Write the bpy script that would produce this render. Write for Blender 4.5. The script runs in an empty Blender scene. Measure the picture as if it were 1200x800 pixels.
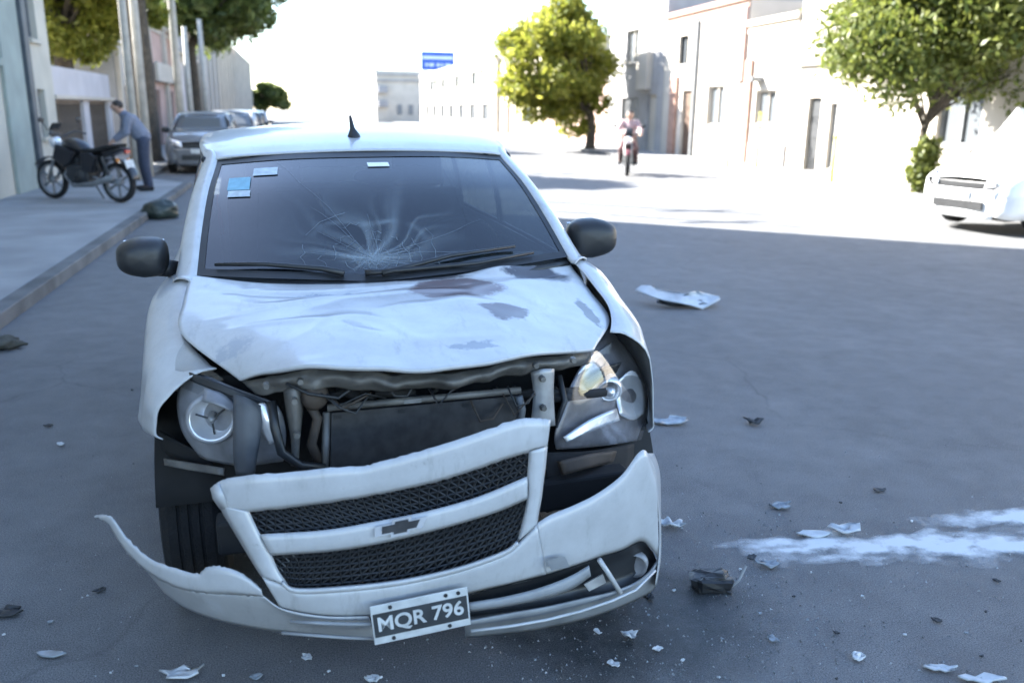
import bpy, math, random
import numpy as np
from mathutils import Vector, Matrix, noise, Quaternion

random.seed(7)
rng = np.random.default_rng(7)
scene = bpy.context.scene
C = scene.collection

# ------------------------------------------------------------------ camera
CX, CY, CH = -0.274, -2.03, 1.576
YAW, PIT, ROLL, FPX = 0.241, 0.263, 0.014, 1000.0     # focal length in photo pixels (1200 wide)

def ray(u, v):
    a, b = u - 600.0, v - 400.0
    cr, sr = math.cos(ROLL), math.sin(ROLL)
    x, y = cr * a + sr * b, -sr * a + cr * b
    r, up = x / FPX, -y / FPX
    fw = math.cos(PIT) + up * math.sin(PIT)
    u2 = up * math.cos(PIT) - math.sin(PIT)
    c, s = math.cos(YAW), math.sin(YAW)
    return Vector((r * c + fw * s, -r * s + fw * c, u2))

CAMO = Vector((CX, CY, CH))
def at(u, v, ax, val):
    """the point a photo pixel shows on a plane X, Y or Z = val"""
    d = ray(u, v); i = 'XYZ'.index(ax)
    return CAMO + d * ((val - CAMO[i]) / d[i])
def ground(u, v, z=0.0): return at(u, v, 'Z', z)

cam_d = bpy.data.cameras.new('camera')
cam = bpy.data.objects.new('camera', cam_d)
C.objects.link(cam)
c0 = ray(600, 400); cr_ = (ray(601, 400) - c0).normalized(); cu_ = (ray(600, 399) - c0).normalized(); cf_ = c0.normalized()
cam.matrix_world = Matrix(((cr_.x, cu_.x, -cf_.x, CX), (cr_.y, cu_.y, -cf_.y, CY), (cr_.z, cu_.z, -cf_.z, CH), (0, 0, 0, 1)))
cam_d.sensor_width = 36.0
cam_d.lens = FPX / 1200.0 * 36.0
cam_d.clip_start = 0.05
cam_d.clip_end = 3000
cam_d.dof.use_dof = True
cam_d.dof.focus_distance = 2.9
cam_d.dof.aperture_fstop = 2.2
scene.camera = cam

# ------------------------------------------------------------------ sky, sun, exposure
SUN_EL = math.radians(33.0)
SUN_DIR = Vector((-0.786, 0.618, 0)).normalized() * math.cos(SUN_EL) + Vector((0, 0, math.sin(SUN_EL)))
world = bpy.data.worlds.new('World')
scene.world = world
world.use_nodes = True
wn = world.node_tree.nodes; wl = world.node_tree.links
wn.clear()
sky = wn.new('ShaderNodeTexSky'); sky.sky_type = 'NISHITA'; sky.sun_disc = False
sky.sun_elevation = SUN_EL
sky.sun_rotation = math.atan2(SUN_DIR.x, SUN_DIR.y)
sky.air_density = 1.0; sky.dust_density = 0.5; sky.ozone_density = 2.0
bg = wn.new('ShaderNodeBackground'); bg.inputs['Strength'].default_value = 0.06
wo = wn.new('ShaderNodeOutputWorld')
wl.new(sky.outputs[0], bg.inputs['Color']); wl.new(bg.outputs[0], wo.inputs['Surface'])
sd = bpy.data.lights.new('sun', 'SUN'); sd.energy = 3.6; sd.angle = math.radians(0.55); sd.color = (1.0, 0.965, 0.90)
sun = bpy.data.objects.new('sun', sd); C.objects.link(sun)
sun.location = (-20, 16, 18)
sun.rotation_mode = 'QUATERNION'
sun.rotation_quaternion = SUN_DIR.to_track_quat('Z', 'Y')
scene.view_settings.view_transform = 'Standard'
scene.view_settings.look = 'None'
scene.view_settings.gamma = 1.0
scene.view_settings.use_curve_mapping = False
scene.view_settings.exposure = 3.55
scene.cycles.use_denoising = True
scene.cycles.max_bounces = 8
scene.cycles.transparent_max_bounces = 16
scene.cycles.caustics_reflective = False
scene.cycles.caustics_refractive = False

# ------------------------------------------------------------------ materials
MATS = {}
def mat(name, col, rough=0.6, metal=0.0, nscale=0.0, namt=0.0, col2=None, bump=0.0, bscale=40.0, coat=0.0, spec=0.5, emit=None, estr=1.0, detail=4.0, lo=0.35, hi=0.65):
    if name in MATS: return MATS[name]
    m = bpy.data.materials.new(name); m.use_nodes = True
    nt = m.node_tree; n = nt.nodes; l = nt.links
    b = n['Principled BSDF']
    b.inputs['Base Color'].default_value = (*col, 1); b.inputs['Roughness'].default_value = rough
    b.inputs['Metallic'].default_value = metal; b.inputs['Coat Weight'].default_value = coat
    b.inputs['Coat Roughness'].default_value = 0.08
    b.inputs['Specular IOR Level'].default_value = spec
    tc = n.new('ShaderNodeTexCoord')
    if nscale:
        t = n.new('ShaderNodeTexNoise'); t.inputs['Scale'].default_value = nscale; t.inputs['Detail'].default_value = detail
        l.new(tc.outputs['Object'], t.inputs['Vector'])
        r = n.new('ShaderNodeValToRGB')
        c2 = col2 if col2 else tuple(max(0, x * (1 - namt)) for x in col)
        r.color_ramp.elements[0].position = lo; r.color_ramp.elements[0].color = (*c2, 1)
        r.color_ramp.elements[1].position = hi; r.color_ramp.elements[1].color = (*col, 1)
        l.new(t.outputs['Fac'], r.inputs['Fac']); l.new(r.outputs['Color'], b.inputs['Base Color'])
    if bump:
        t2 = n.new('ShaderNodeTexNoise'); t2.inputs['Scale'].default_value = bscale; t2.inputs['Detail'].default_value = 5
        l.new(tc.outputs['Object'], t2.inputs['Vector'])
        bp = n.new('ShaderNodeBump'); bp.inputs['Strength'].default_value = bump; bp.inputs['Distance'].default_value = 0.02
        l.new(t2.outputs['Fac'], bp.inputs['Height']); l.new(bp.outputs['Normal'], b.inputs['Normal'])
    if emit:
        b.inputs['Emission Color'].default_value = (*emit, 1); b.inputs['Emission Strength'].default_value = estr
    MATS[name] = m
    return m

def glass_mat(name, tint, refl=0.06, rough=0.02):
    if name in MATS: return MATS[name]
    m = bpy.data.materials.new(name); m.use_nodes = True
    nt = m.node_tree; n = nt.nodes; l = nt.links; n.clear()
    o = n.new('ShaderNodeOutputMaterial'); mx = n.new('ShaderNodeMixShader')
    tr = n.new('ShaderNodeBsdfTransparent'); tr.inputs['Color'].default_value = (*tint, 1)
    gl = n.new('ShaderNodeBsdfGlossy'); gl.inputs['Roughness'].default_value = rough; gl.inputs['Color'].default_value = (1, 1, 1, 1)
    fr = n.new('ShaderNodeLayerWeight'); fr.inputs['Blend'].default_value = 0.5
    pw = n.new('ShaderNodeMath'); pw.operation = 'POWER'; pw.inputs[1].default_value = 4.0
    ad = n.new('ShaderNodeMath'); ad.operation = 'MULTIPLY_ADD'; ad.inputs[1].default_value = 0.92 - refl; ad.inputs[2].default_value = refl + 0.04; ad.use_clamp = True
    l.new(fr.outputs['Facing'], pw.inputs[0]); l.new(pw.outputs[0], ad.inputs[0]); l.new(ad.outputs[0], mx.inputs[0])
    l.new(tr.outputs[0], mx.inputs[1]); l.new(gl.outputs[0], mx.inputs[2]); l.new(mx.outputs[0], o.inputs['Surface'])
    MATS[name] = m
    return m

# ------------------------------------------------------------------ mesh helpers
def cr1(pts, t):
    """Catmull-Rom through a list of Vectors, t in 0..1"""
    n = len(pts) - 1
    if n == 1: return pts[0].lerp(pts[1], t)
    x = min(max(t, 0), 1) * n; i = min(int(x), n - 1); f = x - i
    p1, p2 = pts[i], pts[i + 1]
    p0 = pts[i - 1] if i > 0 else p1 * 2 - p2
    p3 = pts[i + 2] if i + 2 <= n else p2 * 2 - p1
    return 0.5 * ((2 * p1) + (p2 - p0) * f + (2 * p0 - 5 * p1 + 4 * p2 - p3) * f * f + (3 * p1 - p0 - 3 * p2 + p3) * f ** 3)

def patch(ctrl, nu, nv):
    rows = [[cr1(r, j / nv) for j in range(nv + 1)] for r in ctrl]
    return [[cr1([r[j] for r in rows], i / nu) for j in range(nv + 1)] for i in range(nu + 1)]

class MB:
    def __init__(s): s.v = []; s.f = []
    def add(s, vs, fs):
        k = len(s.v); s.v += [tuple(p) for p in vs]; s.f += [tuple(i + k for i in f) for f in fs]; return s
    def box(s, c, d, rz=0.0, rot=None):
        x, y, z = d[0] / 2, d[1] / 2, d[2] / 2
        M = rot if rot else Matrix.Rotation(rz, 3, 'Z')
        vs = [Vector(c) + M @ Vector((sx * x, sy * y, sz * z)) for sz in (-1, 1) for sx, sy in ((-1, -1), (1, -1), (1, 1), (-1, 1))]
        return s.add(vs, [(3, 2, 1, 0), (4, 5, 6, 7), (0, 1, 5, 4), (1, 2, 6, 5), (2, 3, 7, 6), (3, 0, 4, 7)])
    def bb(s, a, b):
        return s.box([(a[i] + b[i]) / 2 for i in range(3)], [abs(a[i] - b[i]) for i in range(3)])
    def grid(s, g, flip=False):
        n, m = len(g), len(g[0]); vs = [p for r in g for p in r]
        fs = []
        for i in range(n - 1):
            for j in range(m - 1):
                q = (i * m + j, i * m + j + 1, (i + 1) * m + j + 1, (i + 1) * m + j)
                fs.append(q[::-1] if flip else q)
        return s.add(vs, fs)
    def tube(s, pts, r, seg=8, cap=True):
        pts = [Vector(p) for p in pts]; n = len(pts)
        rs = r if isinstance(r, (list, tuple)) else [r] * n
        rings = []; up = None
        for i, p in enumerate(pts):
            d = (pts[min(i + 1, n - 1)] - pts[max(i - 1, 0)]).normalized()
            if up is None:
                up = Vector((0, 0, 1)) if abs(d.z) < 0.9 else Vector((1, 0, 0))
            a = d.cross(up)
            if a.length < 1e-5: a = d.cross(Vector((0.3, 1, 0.2)))
            a.normalize(); b = a.cross(d); up = b
            rings.append([p + (a * math.cos(2 * math.pi * k / seg) + b * math.sin(2 * math.pi * k / seg)) * rs[i] for k in range(seg)])
        vs = [q for g in rings for q in g]; fs = []
        for i in range(n - 1):
            for k in range(seg):
                fs.append((i * seg + k, i * seg + (k + 1) % seg, (i + 1) * seg + (k + 1) % seg, (i + 1) * seg + k))
        if cap: fs += [tuple(range(seg))[::-1], tuple((n - 1) * seg + k for k in range(seg))]
        return s.add(vs, fs)
    def lathe(s, prof, o, axis, seg=24):
        """prof: (radius, distance along axis)"""
        ax = Vector(axis).normalized(); a = ax.orthogonal().normalized(); b = ax.cross(a)
        vs = []; fs = []; m = len(prof)
        for k in range(seg):
            t = 2 * math.pi * k / seg; d = a * math.cos(t) + b * math.sin(t)
            vs += [Vector(o) + d * r + ax * h for r, h in prof]
        for k in range(seg):
            for i in range(m - 1):
                fs.append((k * m + i, ((k + 1) % seg) * m + i, ((k + 1) % seg) * m + i + 1, k * m + i + 1))
        return s.add(vs, fs)
    def prism(s, poly, h0, h1, fn):
        """closed 2-D outline extruded; fn(a, b, h) -> point"""
        n = len(poly)
        vs = [fn(a, b, h0) for a, b in poly] + [fn(a, b, h1) for a, b in poly]
        fs = [tuple(range(n))[::-1], tuple(range(n, 2 * n))] + [(i, (i + 1) % n, n + (i + 1) % n, n + i) for i in range(n)]
        return s.add(vs, fs)
    def ball(s, c, r, nu=10, nv=14):
        r = r if isinstance(r, (list, tuple)) else (r, r, r)
        g = [[Vector((c[0] + r[0] * math.sin(math.pi * i / nu) * math.cos(2 * math.pi * j / nv), c[1] + r[1] * math.sin(math.pi * i / nu) * math.sin(2 * math.pi * j / nv), c[2] + r[2] * math.cos(math.pi * i / nu))) for j in range(nv + 1)] for i in range(nu + 1)]
        return s.grid(g)
    def build(s, name, m, parent=None, smooth=False, solid=0.0, bevel=0.0, sub=0, off=0.0):
        me = bpy.data.meshes.new(name); me.from_pydata([tuple(v) for v in s.v], [], s.f); me.update()
        if smooth:
            me.polygons.foreach_set('use_smooth', [True] * len(me.polygons))
        if m: me.materials.append(m)
        o = bpy.data.objects.new(name, me); C.objects.link(o)
        if parent: o.parent = parent
        if sub:
            d = o.modifiers.new('sub', 'SUBSURF'); d.levels = sub; d.render_levels = sub
        if solid:
            d = o.modifiers.new('solid', 'SOLIDIFY'); d.thickness = solid; d.offset = off
        if bevel:
            d = o.modifiers.new('bevel', 'BEVEL'); d.width = bevel; d.segments = 2; d.limit_method = 'ANGLE'; d.angle_limit = math.radians(40)
        return o

def tag(o, label=None, cat=None, group=None, kind=None):
    if label: o['label'] = label
    if cat: o['category'] = cat
    if group: o['group'] = group
    if kind: o['kind'] = kind
    return o
def thing(name, loc, label, cat, rz=0.0, group=None):
    o = bpy.data.objects.new(name, None); C.objects.link(o); o.location = loc; o.rotation_euler = (0, 0, rz); o.empty_display_size = 0.2
    return tag(o, label, cat, group)
def copy_tree(o, parent=None):
    c = o.copy(); C.objects.link(c)
    if parent: c.parent = parent
    for ch in list(o.children): copy_tree(ch, c)
    return c
def text_mesh(txt, size):
    cu = bpy.data.curves.new('t', 'FONT'); cu.body = txt; cu.size = size; cu.align_x = 'CENTER'; cu.align_y = 'CENTER'; cu.extrude = 0.0008; cu.offset = 0.0012
    o = bpy.data.objects.new('t', cu); C.objects.link(o)
    bpy.context.view_layer.update()
    me = bpy.data.meshes.new_from_object(o.evaluated_get(bpy.context.evaluated_depsgraph_get()))
    bpy.data.objects.remove(o); bpy.data.curves.remove(cu)
    return me
# ================================================================== ground, road, pavements
def asphalt():
    m = bpy.data.materials.new('asphalt'); m.use_nodes = True
    nt = m.node_tree; n = nt.nodes; l = nt.links; b = n['Principled BSDF']
    tc = n.new('ShaderNodeTexCoord')
    def noise_(sc, det=4, rough=0.55):
        t = n.new('ShaderNodeTexNoise'); t.inputs['Scale'].default_value = sc; t.inputs['Detail'].default_value = det; t.inputs['Roughness'].default_value = rough
        l.new(tc.outputs['Object'], t.inputs['Vector']); return t
    def ramp(src, p0, c0, p1, c1):
        r = n.new('ShaderNodeValToRGB'); r.color_ramp.elements[0].position = p0; r.color_ramp.elements[0].color = (*c0, 1)
        r.color_ramp.elements[1].position = p1; r.color_ramp.elements[1].color = (*c1, 1); l.new(src, r.inputs['Fac']); return r
    def mix(a, b_, fac, mode='MIX'):
        x = n.new('ShaderNodeMix'); x.data_type = 'RGBA'; x.blend_type = mode
        l.new(a, x.inputs[6]); l.new(b_, x.inputs[7])
        if isinstance(fac, float): x.inputs[0].default_value = fac
        else: l.new(fac, x.inputs[0])
        return x.outputs[2]
    big = ramp(noise_(0.5, 5).outputs['Fac'], 0.3, (0.112, 0.113, 0.116), 0.7, (0.142, 0.143, 0.146))
    mid = ramp(noise_(5, 6, 0.65).outputs['Fac'], 0.3, (0.78, 0.78, 0.79), 0.7, (1.12, 1.12, 1.12))
    grain = ramp(noise_(220, 2, 0.7).outputs['Fac'], 0.32, (0.40, 0.40, 0.41), 0.70, (1.75, 1.75, 1.72))
    c = mix(mix(big.outputs[0], mid.outputs[0], 1.0, 'MULTIPLY'), grain.outputs[0], 1.0, 'MULTIPLY')
    dust = ramp(noise_(1.6, 7, 0.7).outputs['Fac'], 0.56, (0, 0, 0), 0.8, (0.5, 0.5, 0.5))
    dc = n.new('ShaderNodeRGB'); dc.outputs[0].default_value = (0.21, 0.208, 0.205, 1)
    c = mix(c, dc.outputs[0], dust.outputs[0])
    oil = ramp(noise_(0.9, 6, 0.6).outputs['Fac'], 0.60, (0, 0, 0), 0.72, (0.4, 0.4, 0.4))
    oc = n.new('ShaderNodeRGB'); oc.outputs[0].default_value = (0.062, 0.063, 0.066, 1)
    c = mix(c, oc.outputs[0], oil.outputs[0])
    # old cracks: warped cell edges, only where a broad noise lets them through
    wp = n.new('ShaderNodeVectorMath'); wp.operation = 'MULTIPLY_ADD'; wp.inputs[1].default_value = (.5, .5, .5)
    l.new(noise_(1.3, 5).outputs['Color'], wp.inputs[0]); l.new(tc.outputs['Object'], wp.inputs[2])
    vo = n.new('ShaderNodeTexVoronoi'); vo.feature = 'DISTANCE_TO_EDGE'; vo.inputs['Scale'].default_value = .42; l.new(wp.outputs[0], vo.inputs['Vector'])
    ck_ = ramp(vo.outputs['Distance'], 0.0, (.4, .4, .4), 0.006, (0, 0, 0))
    gate = ramp(noise_(.35, 3).outputs['Fac'], .46, (0, 0, 0), .56, (1, 1, 1))
    cm = n.new('ShaderNodeMath'); cm.operation = 'MULTIPLY'; l.new(ck_.outputs[0], cm.inputs[0]); l.new(gate.outputs[0], cm.inputs[1])
    kc = n.new('ShaderNodeRGB'); kc.outputs[0].default_value = (.03, .03, .032, 1)
    c = mix(c, kc.outputs[0], cm.outputs[0])
    l.new(c, b.inputs['Base Color'])
    b.inputs['Roughness'].default_value = 0.72; b.inputs['Specular IOR Level'].default_value = 0.45
    bp = n.new('ShaderNodeBump'); bp.inputs['Strength'].default_value = 0.55; bp.inputs['Distance'].default_value = 0.006
    l.new(noise_(150, 3, 0.7).outputs['Fac'], bp.inputs['Height']); l.new(bp.outputs[0], b.inputs['Normal'])
    return m
ASPH = asphalt()
CONC = mat('pavement_concrete', (0.31, 0.31, 0.31), 0.8, nscale=1.4, namt=0.28, bump=0.25, bscale=60, detail=8)
KERB = mat('kerb_concrete', (0.15, 0.15, 0.15), 0.85, nscale=3, namt=0.45, bump=0.3, bscale=50, detail=8)
EARTH = mat('earth', (0.16, 0.14, 0.11), 0.95, nscale=0.3, namt=0.3)

KL, KR = -2.45, 11.15            # kerb lines, from the photo's kerb pixels on the ground plane
FL, FR = -5.0, 13.4              # facade lines
KP = 0.11                         # kerb height
def sheet(name, x0, x1, y0, y1, z, m, nx=1, ny=1):
    g = [[Vector((x0 + (x1 - x0) * i / nx, y0 + (y1 - y0) * j / ny, z)) for j in range(ny + 1)] for i in range(nx + 1)]
    return tag(MB().grid(g, True).build(name, m), kind='structure')
sheet('ground', -700, 700, -300, 1500, -0.02, EARTH)
rd = sheet('road', -9.0, KR + 0.02, -60, 420, 0.0, ASPH)
# left pavement, narrowing to a parking recess beyond the tall building
BAY = 17.2
def slab(name, poly, z, m):
    return tag(MB().prism(poly, -0.05, z, lambda a, b, h: Vector((a, b, h))).build(name, m, bevel=0.012), kind='structure')
slab('left_pavement', [(-60, -60), (KL - 0.15, -60), (KL - 0.15, BAY - 0.6), (-3.75, BAY + 0.9), (-3.75, 420), (-60, 420)], KP - 0.006, CONC)
slab('left_kerb', [(KL - 0.15, -60), (KL, -60), (KL, BAY - 0.55), (-3.6, BAY + 1.0), (-3.6, 420), (-3.75, 420), (-3.75, BAY + 0.93), (KL - 0.15, BAY - 0.6)], KP, KERB)
slab('right_pavement', [(KR + 0.15, -60), (60, -60), (60, 420), (KR + 0.15, 420)], KP - 0.006, CONC)
slab('right_kerb', [(KR, -60), (KR + 0.15, -60), (KR + 0.15, 420), (KR, 420)], KP, KERB)

# ================================================================== buildings
CREAM = mat('cream_render', (0.50, 0.475, 0.41), 0.9, nscale=1.2, namt=0.18, bump=0.2, bscale=30, detail=8)
GREENISH = mat('pale_green_render', (0.30, 0.345, 0.32), 0.9, nscale=1.5, namt=0.2, bump=0.2, bscale=30, detail=8)
WHITEW = mat('white_render', (0.50, 0.455, 0.395), 0.9, nscale=0.9, namt=0.14, bump=0.15, bscale=30, detail=8)
LILAC = mat('pale_lilac_render', (0.52, 0.50, 0.52), 0.9, nscale=1.2, namt=0.15, bump=0.15, bscale=30, detail=8)
PINKW = mat('faded_pink_render', (0.47, 0.33, 0.29), 0.9, nscale=1.2, namt=0.22, bump=0.2, bscale=30, detail=8)
TANW = mat('tan_render', (0.50, 0.43, 0.34), 0.9, nscale=1.2, namt=0.2, bump=0.2, bscale=30, detail=8)
GREYW = mat('grey_render', (0.33, 0.32, 0.32), 0.9, nscale=1.2, namt=0.25, bump=0.2, bscale=30, detail=8)
REDT = mat('terracotta_trim', (0.36, 0.22, 0.17), 0.8, nscale=5, namt=0.3)
BRICK = mat('brown_brick', (0.30, 0.16, 0.11), 0.9, nscale=6, namt=0.35)
DARKM = mat('dark_painted_metal', (0.035, 0.037, 0.04), 0.5, nscale=8, namt=0.3)
GREYM = mat('grey_painted_metal', (0.18, 0.19, 0.2), 0.5, nscale=8, namt=0.25)
RUSTM = mat('brown_gate_metal', (0.15, 0.115, 0.09), 0.65, nscale=6, namt=0.35)
WOODD = mat('dark_wood_door', (0.10, 0.06, 0.04), 0.6, nscale=9, namt=0.4)
WINGL = mat('window_pane_dark', (0.10, 0.11, 0.12), 0.15, spec=0.6)
BLUEB = mat('billboard_blue', (0.02, 0.09, 0.42), 0.5, nscale=3, namt=0.15)
BLUEL = mat('billboard_pale_band', (0.55, 0.62, 0.75), 0.5)

def facade(name, label, X, y0, y1, h, side, wall, depth=9.0, openings=(), trims=(), cat='building', group=None, cornice=None, parapet=True):
    """a building on one side of the street. side=+1: on the right (faces -X); -1: on the left (faces +X).
    openings: (kind, y centre, width, z0, z1, material). The wall is built round the openings."""
    o = thing(name, (X, (y0 + y1) / 2, 0), label, cat, group=group)
    ym = (y0 + y1) / 2
    def bx(m, xa, xb, ya, yb, za, zb): m.bb((side * xa, ya - ym, za), (side * xb, yb - ym, zb))
    w = MB()
    ops = sorted(openings, key=lambda q: q[1])
    # the front wall, 0.25 m thick, in vertical strips with the openings left open
    edges = sorted({y0, y1} | {e for q in ops for e in (q[1] - q[2] / 2, q[1] + q[2] / 2) if y0 < e < y1})
    for ya, yb in zip(edges, edges[1:]):
        z = 0
        for za, zb in sorted((q[3], q[4]) for q in ops if q[1] - q[2] / 2 < (ya + yb) / 2 < q[1] + q[2] / 2):
            if za > z: bx(w, 0, 0.25, ya, yb, z, za)
            z = zb
        bx(w, 0, 0.25, ya, yb, z, h)
    bx(w, 0.25, depth, y0, y0 + 0.25, 0, h); bx(w, 0.25, depth, y1 - 0.25, y1, 0, h); bx(w, depth - 0.25, depth, y0 + 0.25, y1 - 0.25, 0, h)
    wo_ = w.build('wall', wall, o)
    r = MB(); bx(r, 0.25, depth - 0.25, y0 + 0.25, y1 - 0.25, h - 0.35, h - 0.2); r.build('roof', GREYW, o)
    if cornice:
        c = MB(); bx(c, -0.12, 0.28, y0 - 0.02, y1 + 0.02, h, h + 0.16); bx(c, -0.06, 0.2, y0 + 0.01, y1 - 0.01, h - 0.22, h - 0.1)
        c.build('cornice', cornice, o)
    for k, yc, wd, za, zb, m in ops:
        ya, yb = yc - wd / 2, yc + wd / 2
        if k == 'window':
            f = MB()
            for a, b_, c_, d_ in ((ya, ya + .06, za, zb), (yb - .06, yb, za, zb), (ya + .06, yb - .06, za, za + .06), (ya + .06, yb - .06, zb - .06, zb), (yc - .025, yc + .025, za + .06, zb - .06)):
                bx(f, 0.10, 0.16, a, b_, c_, d_)
            fo = f.build('window', m, o)
            p = MB(); bx(p, 0.17, 0.18, ya, yb, za, zb); p.build('pane', WINGL, fo)
            s_ = MB(); bx(s_, -0.07, 0.1, ya - .06, yb + .06, za - .07, za - .003); s_.build('sill', wall, fo)
            bk = MB(); bx(bk, 0.9, 0.95, ya - .3, yb + .3, za - .3, zb + .3); bk.build('curtain', GREYW, fo)
        elif k == 'door':
            d = MB(); bx(d, 0.12, 0.17, ya, yb, za, zb)
            for q in (0.12, 0.45, 0.74):
                bx(d, 0.10, 0.12, ya + wd * .16, yb - wd * .16, za + (zb - za) * q, za + (zb - za) * (q + .2))
            do = d.build('door', m, o)
            hd = MB(); bx(hd, 0.05, 0.10, ya + .07, ya + .10, 1.0, 1.15); hd.build('handle', GREYM, do)
        elif k == 'gate':
            nb = max(4, int(wd / 0.16))
            fr = MB()
            bx(fr, 0.08, 0.13, ya, yb, zb - .08, zb); bx(fr, 0.08, 0.13, ya, yb, za + .08, za + .16)
            for e0, e1 in ((ya, ya + .05), (yb - .05, yb)): bx(fr, 0.082, 0.128, e0, e1, za + .15, zb - .07)
            fo = fr.build('gate', m, o)
            b0 = None
            for i in range(nb):
                yy = ya + wd * (i + .5) / nb
                if b0 is None:
                    q = MB(); bx(q, 0.093, 0.117, -0.018 + ym, 0.018 + ym, za + .16, zb - .08); b0 = q.build('bar', m, fo); b0.location.y = yy - ym
                else:
                    c_ = b0.copy(); C.objects.link(c_); c_.location.y = yy - ym
            bk = MB(); bx(bk, 1.2, 1.25, ya - .5, yb + .5, 0.0, zb); bk.build('inner_wall', GREYW, o)
        elif k == 'shutter':
            ns = int((zb - za) / .12); s0 = None
            for i in range(ns):
                zz = za + (zb - za) * (i + .5) / ns
                if s0 is None:
                    q = MB(); bx(q, 0.10, 0.13, ya, yb, -.055, .055); s0 = q.build('shutter_slat', m, o, bevel=.012); s0.location.z = zz
                else:
                    c_ = s0.copy(); C.objects.link(c_); c_.location.z = zz
    for nm, xa, xb, ya, yb, za, zb, m in trims:
        t = MB(); bx(t, xa, xb, ya, yb, za, zb); t.build(nm, m, o, bevel=0.01)
    return o

# ---- left row
bl = facade('corner_building', 'tall cream building with a dark downpipe and narrow windows behind the motorcycle', FL, -5, 17.4, 12.6, -1, CREAM, depth=8,
    openings=[('window', 16.45, 0.5, 0.98, 1.86, GREYM), ('window', 16.4, 0.6, 2.75, 3.7, GREYM), ('window', 16.4, 0.6, 5.6, 6.7, GREYM),
              ('door', 12.6, 1.0, 0.11, 2.15, GREYM), ('window', 8.0, 1.2, 1.1, 2.3, GREYM), ('window', 3.5, 1.2, 1.1, 2.3, GREYM), ('window', 8.0, 1.2, 5.2, 6.6, GREYM), ('window', 12.6, 1.2, 5.2, 6.6, GREYM)],
    trims=[('downpipe', -0.13, -0.003, 15.35, 15.62, 0.1, 12.4, mat('slate_blue_pipe', (0.07, 0.085, 0.10), 0.6, nscale=4, namt=0.3)),
           ('pilaster', -0.07, -0.003, 14.2, 15.3, 0.1, 12.3, GREENISH),
           ('ledge', -0.10, -0.003, 13.2, 14.1, 2.18, 2.3, GREENISH)], cornice=CREAM)
low = facade('low_house', 'low pale lilac house front with a barred brown gate under its deep fascia', FL - .1, 17.45, 23.4, 2.35, -1, LILAC, depth=5,
    openings=[('gate', 19.0, 2.5, 0.1, 1.68, RUSTM), ('gate', 21.9, 2.2, 0.1, 1.68, RUSTM)], trims=[('fascia_strip', -0.12, -0.003, 17.5, 23.35, 1.70, 1.78, WHITEW)])
specs = [(27, 33, 3.4, GREYW, 'low grey house front behind the concrete poles'), (33.2, 41, 4.6, PINKW, 'faded pink house front with a white shop fascia on the shaded side'), (41.2, 50, 3.9, LILAC, 'pale lilac single storey front with a flat parapet'),
         (50.2, 62, 6.3, GREYW, 'two storey grey block with pale vertical pilasters'), (62.2, 80, 7.6, TANW, 'tan block with ranked pilasters far down the shaded side'), (80.3, 110, 6.5, GREYW, 'long grey row closing the far shaded side')]
for i, (a, b_, h, m, lb) in enumerate(specs):
    L = b_ - a; ops = []; tr = []
    nbay = max(2, int(L / 2.6))
    for k in range(nbay):
        yc = a + L * (k + .5) / nbay
        ops.append(('door' if (k + i) % 2 else 'window', yc, 1.0, 0.11 if (k + i) % 2 else 0.9, 2.2, (WOODD, DARKM, GREYM)[(k + i) % 3]))
        if h > 6: ops.append(('window', yc, 1.0, 3.6, 5.0, GREYM))
        tr.append(('pilaster', -0.16, -0.003, a + L * k / nbay + .05, a + L * k / nbay + .4, 0.1, h - .05, WHITEW))
    if i == 1: tr.append(('fascia_board', -0.3, -0.17, a + .5, b_ - .5, 2.5, 3.2, WHITEW))
    facade('row_house', lb, FL - .6, a, b_, h, -1, m, depth=9, openings=ops, trims=tr, cornice=WHITEW, group='buildings along the shaded side')

# ---- right row (sunlit)
facade('white_house', 'long bright white house front with a dark narrow doorway beside the leafy street tree', FR, 2.0, 20.5, 5.6, 1, WHITEW,
    openings=[('door', 19.45, 0.62, 0.11, 2.05, DARKM), ('window', 18.55, 0.32, 0.2, 1.9, GREYM), ('window', 14.0, 1.3, 1.0, 2.3, GREYM), ('gate', 9.5, 2.4, 0.1, 2.2, RUSTM)],
    trims=[('awning', -0.55, -0.003, 17.9, 18.5, 3.25, 3.4, GREYM), ('ledge', -0.14, -0.003, 2.1, 20.4, 2.9, 3.02, WHITEW)], cornice=WHITEW)
facade('grey_base_house', 'white single storey front with a grey plinth and small lamp hood', FR, 20.55, 23.4, 4.2, 1, WHITEW,
    openings=[('window', 22.1, 1.2, 1.3, 2.3, WHITEW)],
    trims=[('plinth', -0.08, -0.003, 20.7, 22.8, 0.1, 0.75, GREYW), ('pilaster', -0.10, -0.003, 22.95, 23.35, 0.1, 3.2, REDT), ('lamp_hood', -0.4, -0.003, 22.3, 22.7, 2.55, 2.68, GREYM)], cornice=WHITEW)
facade('red_trim_house', 'tall cream house with a faded terracotta cornice and thin drainpipes', FR, 23.45, 29.8, 5.0, 1, WHITEW,
    openings=[('window', 28.2, 0.8, 3.3, 4.3, DARKM), ('door', 27.6, 0.9, 0.11, 2.4, WOODD), ('window', 25.4, 1.2, 1.2, 2.5, WHITEW)],
    trims=[('drainpipe', -0.12, -0.003, 26.9, 27.0, 0.1, 4.7, GREYM), ('pilaster', -0.12, -0.003, 28.4, 28.95, 0.1, 2.9, REDT), ('pilaster', -0.12, -0.003, 23.5, 23.9, 2.6, 4.8, PINKW)], cornice=REDT)
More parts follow.
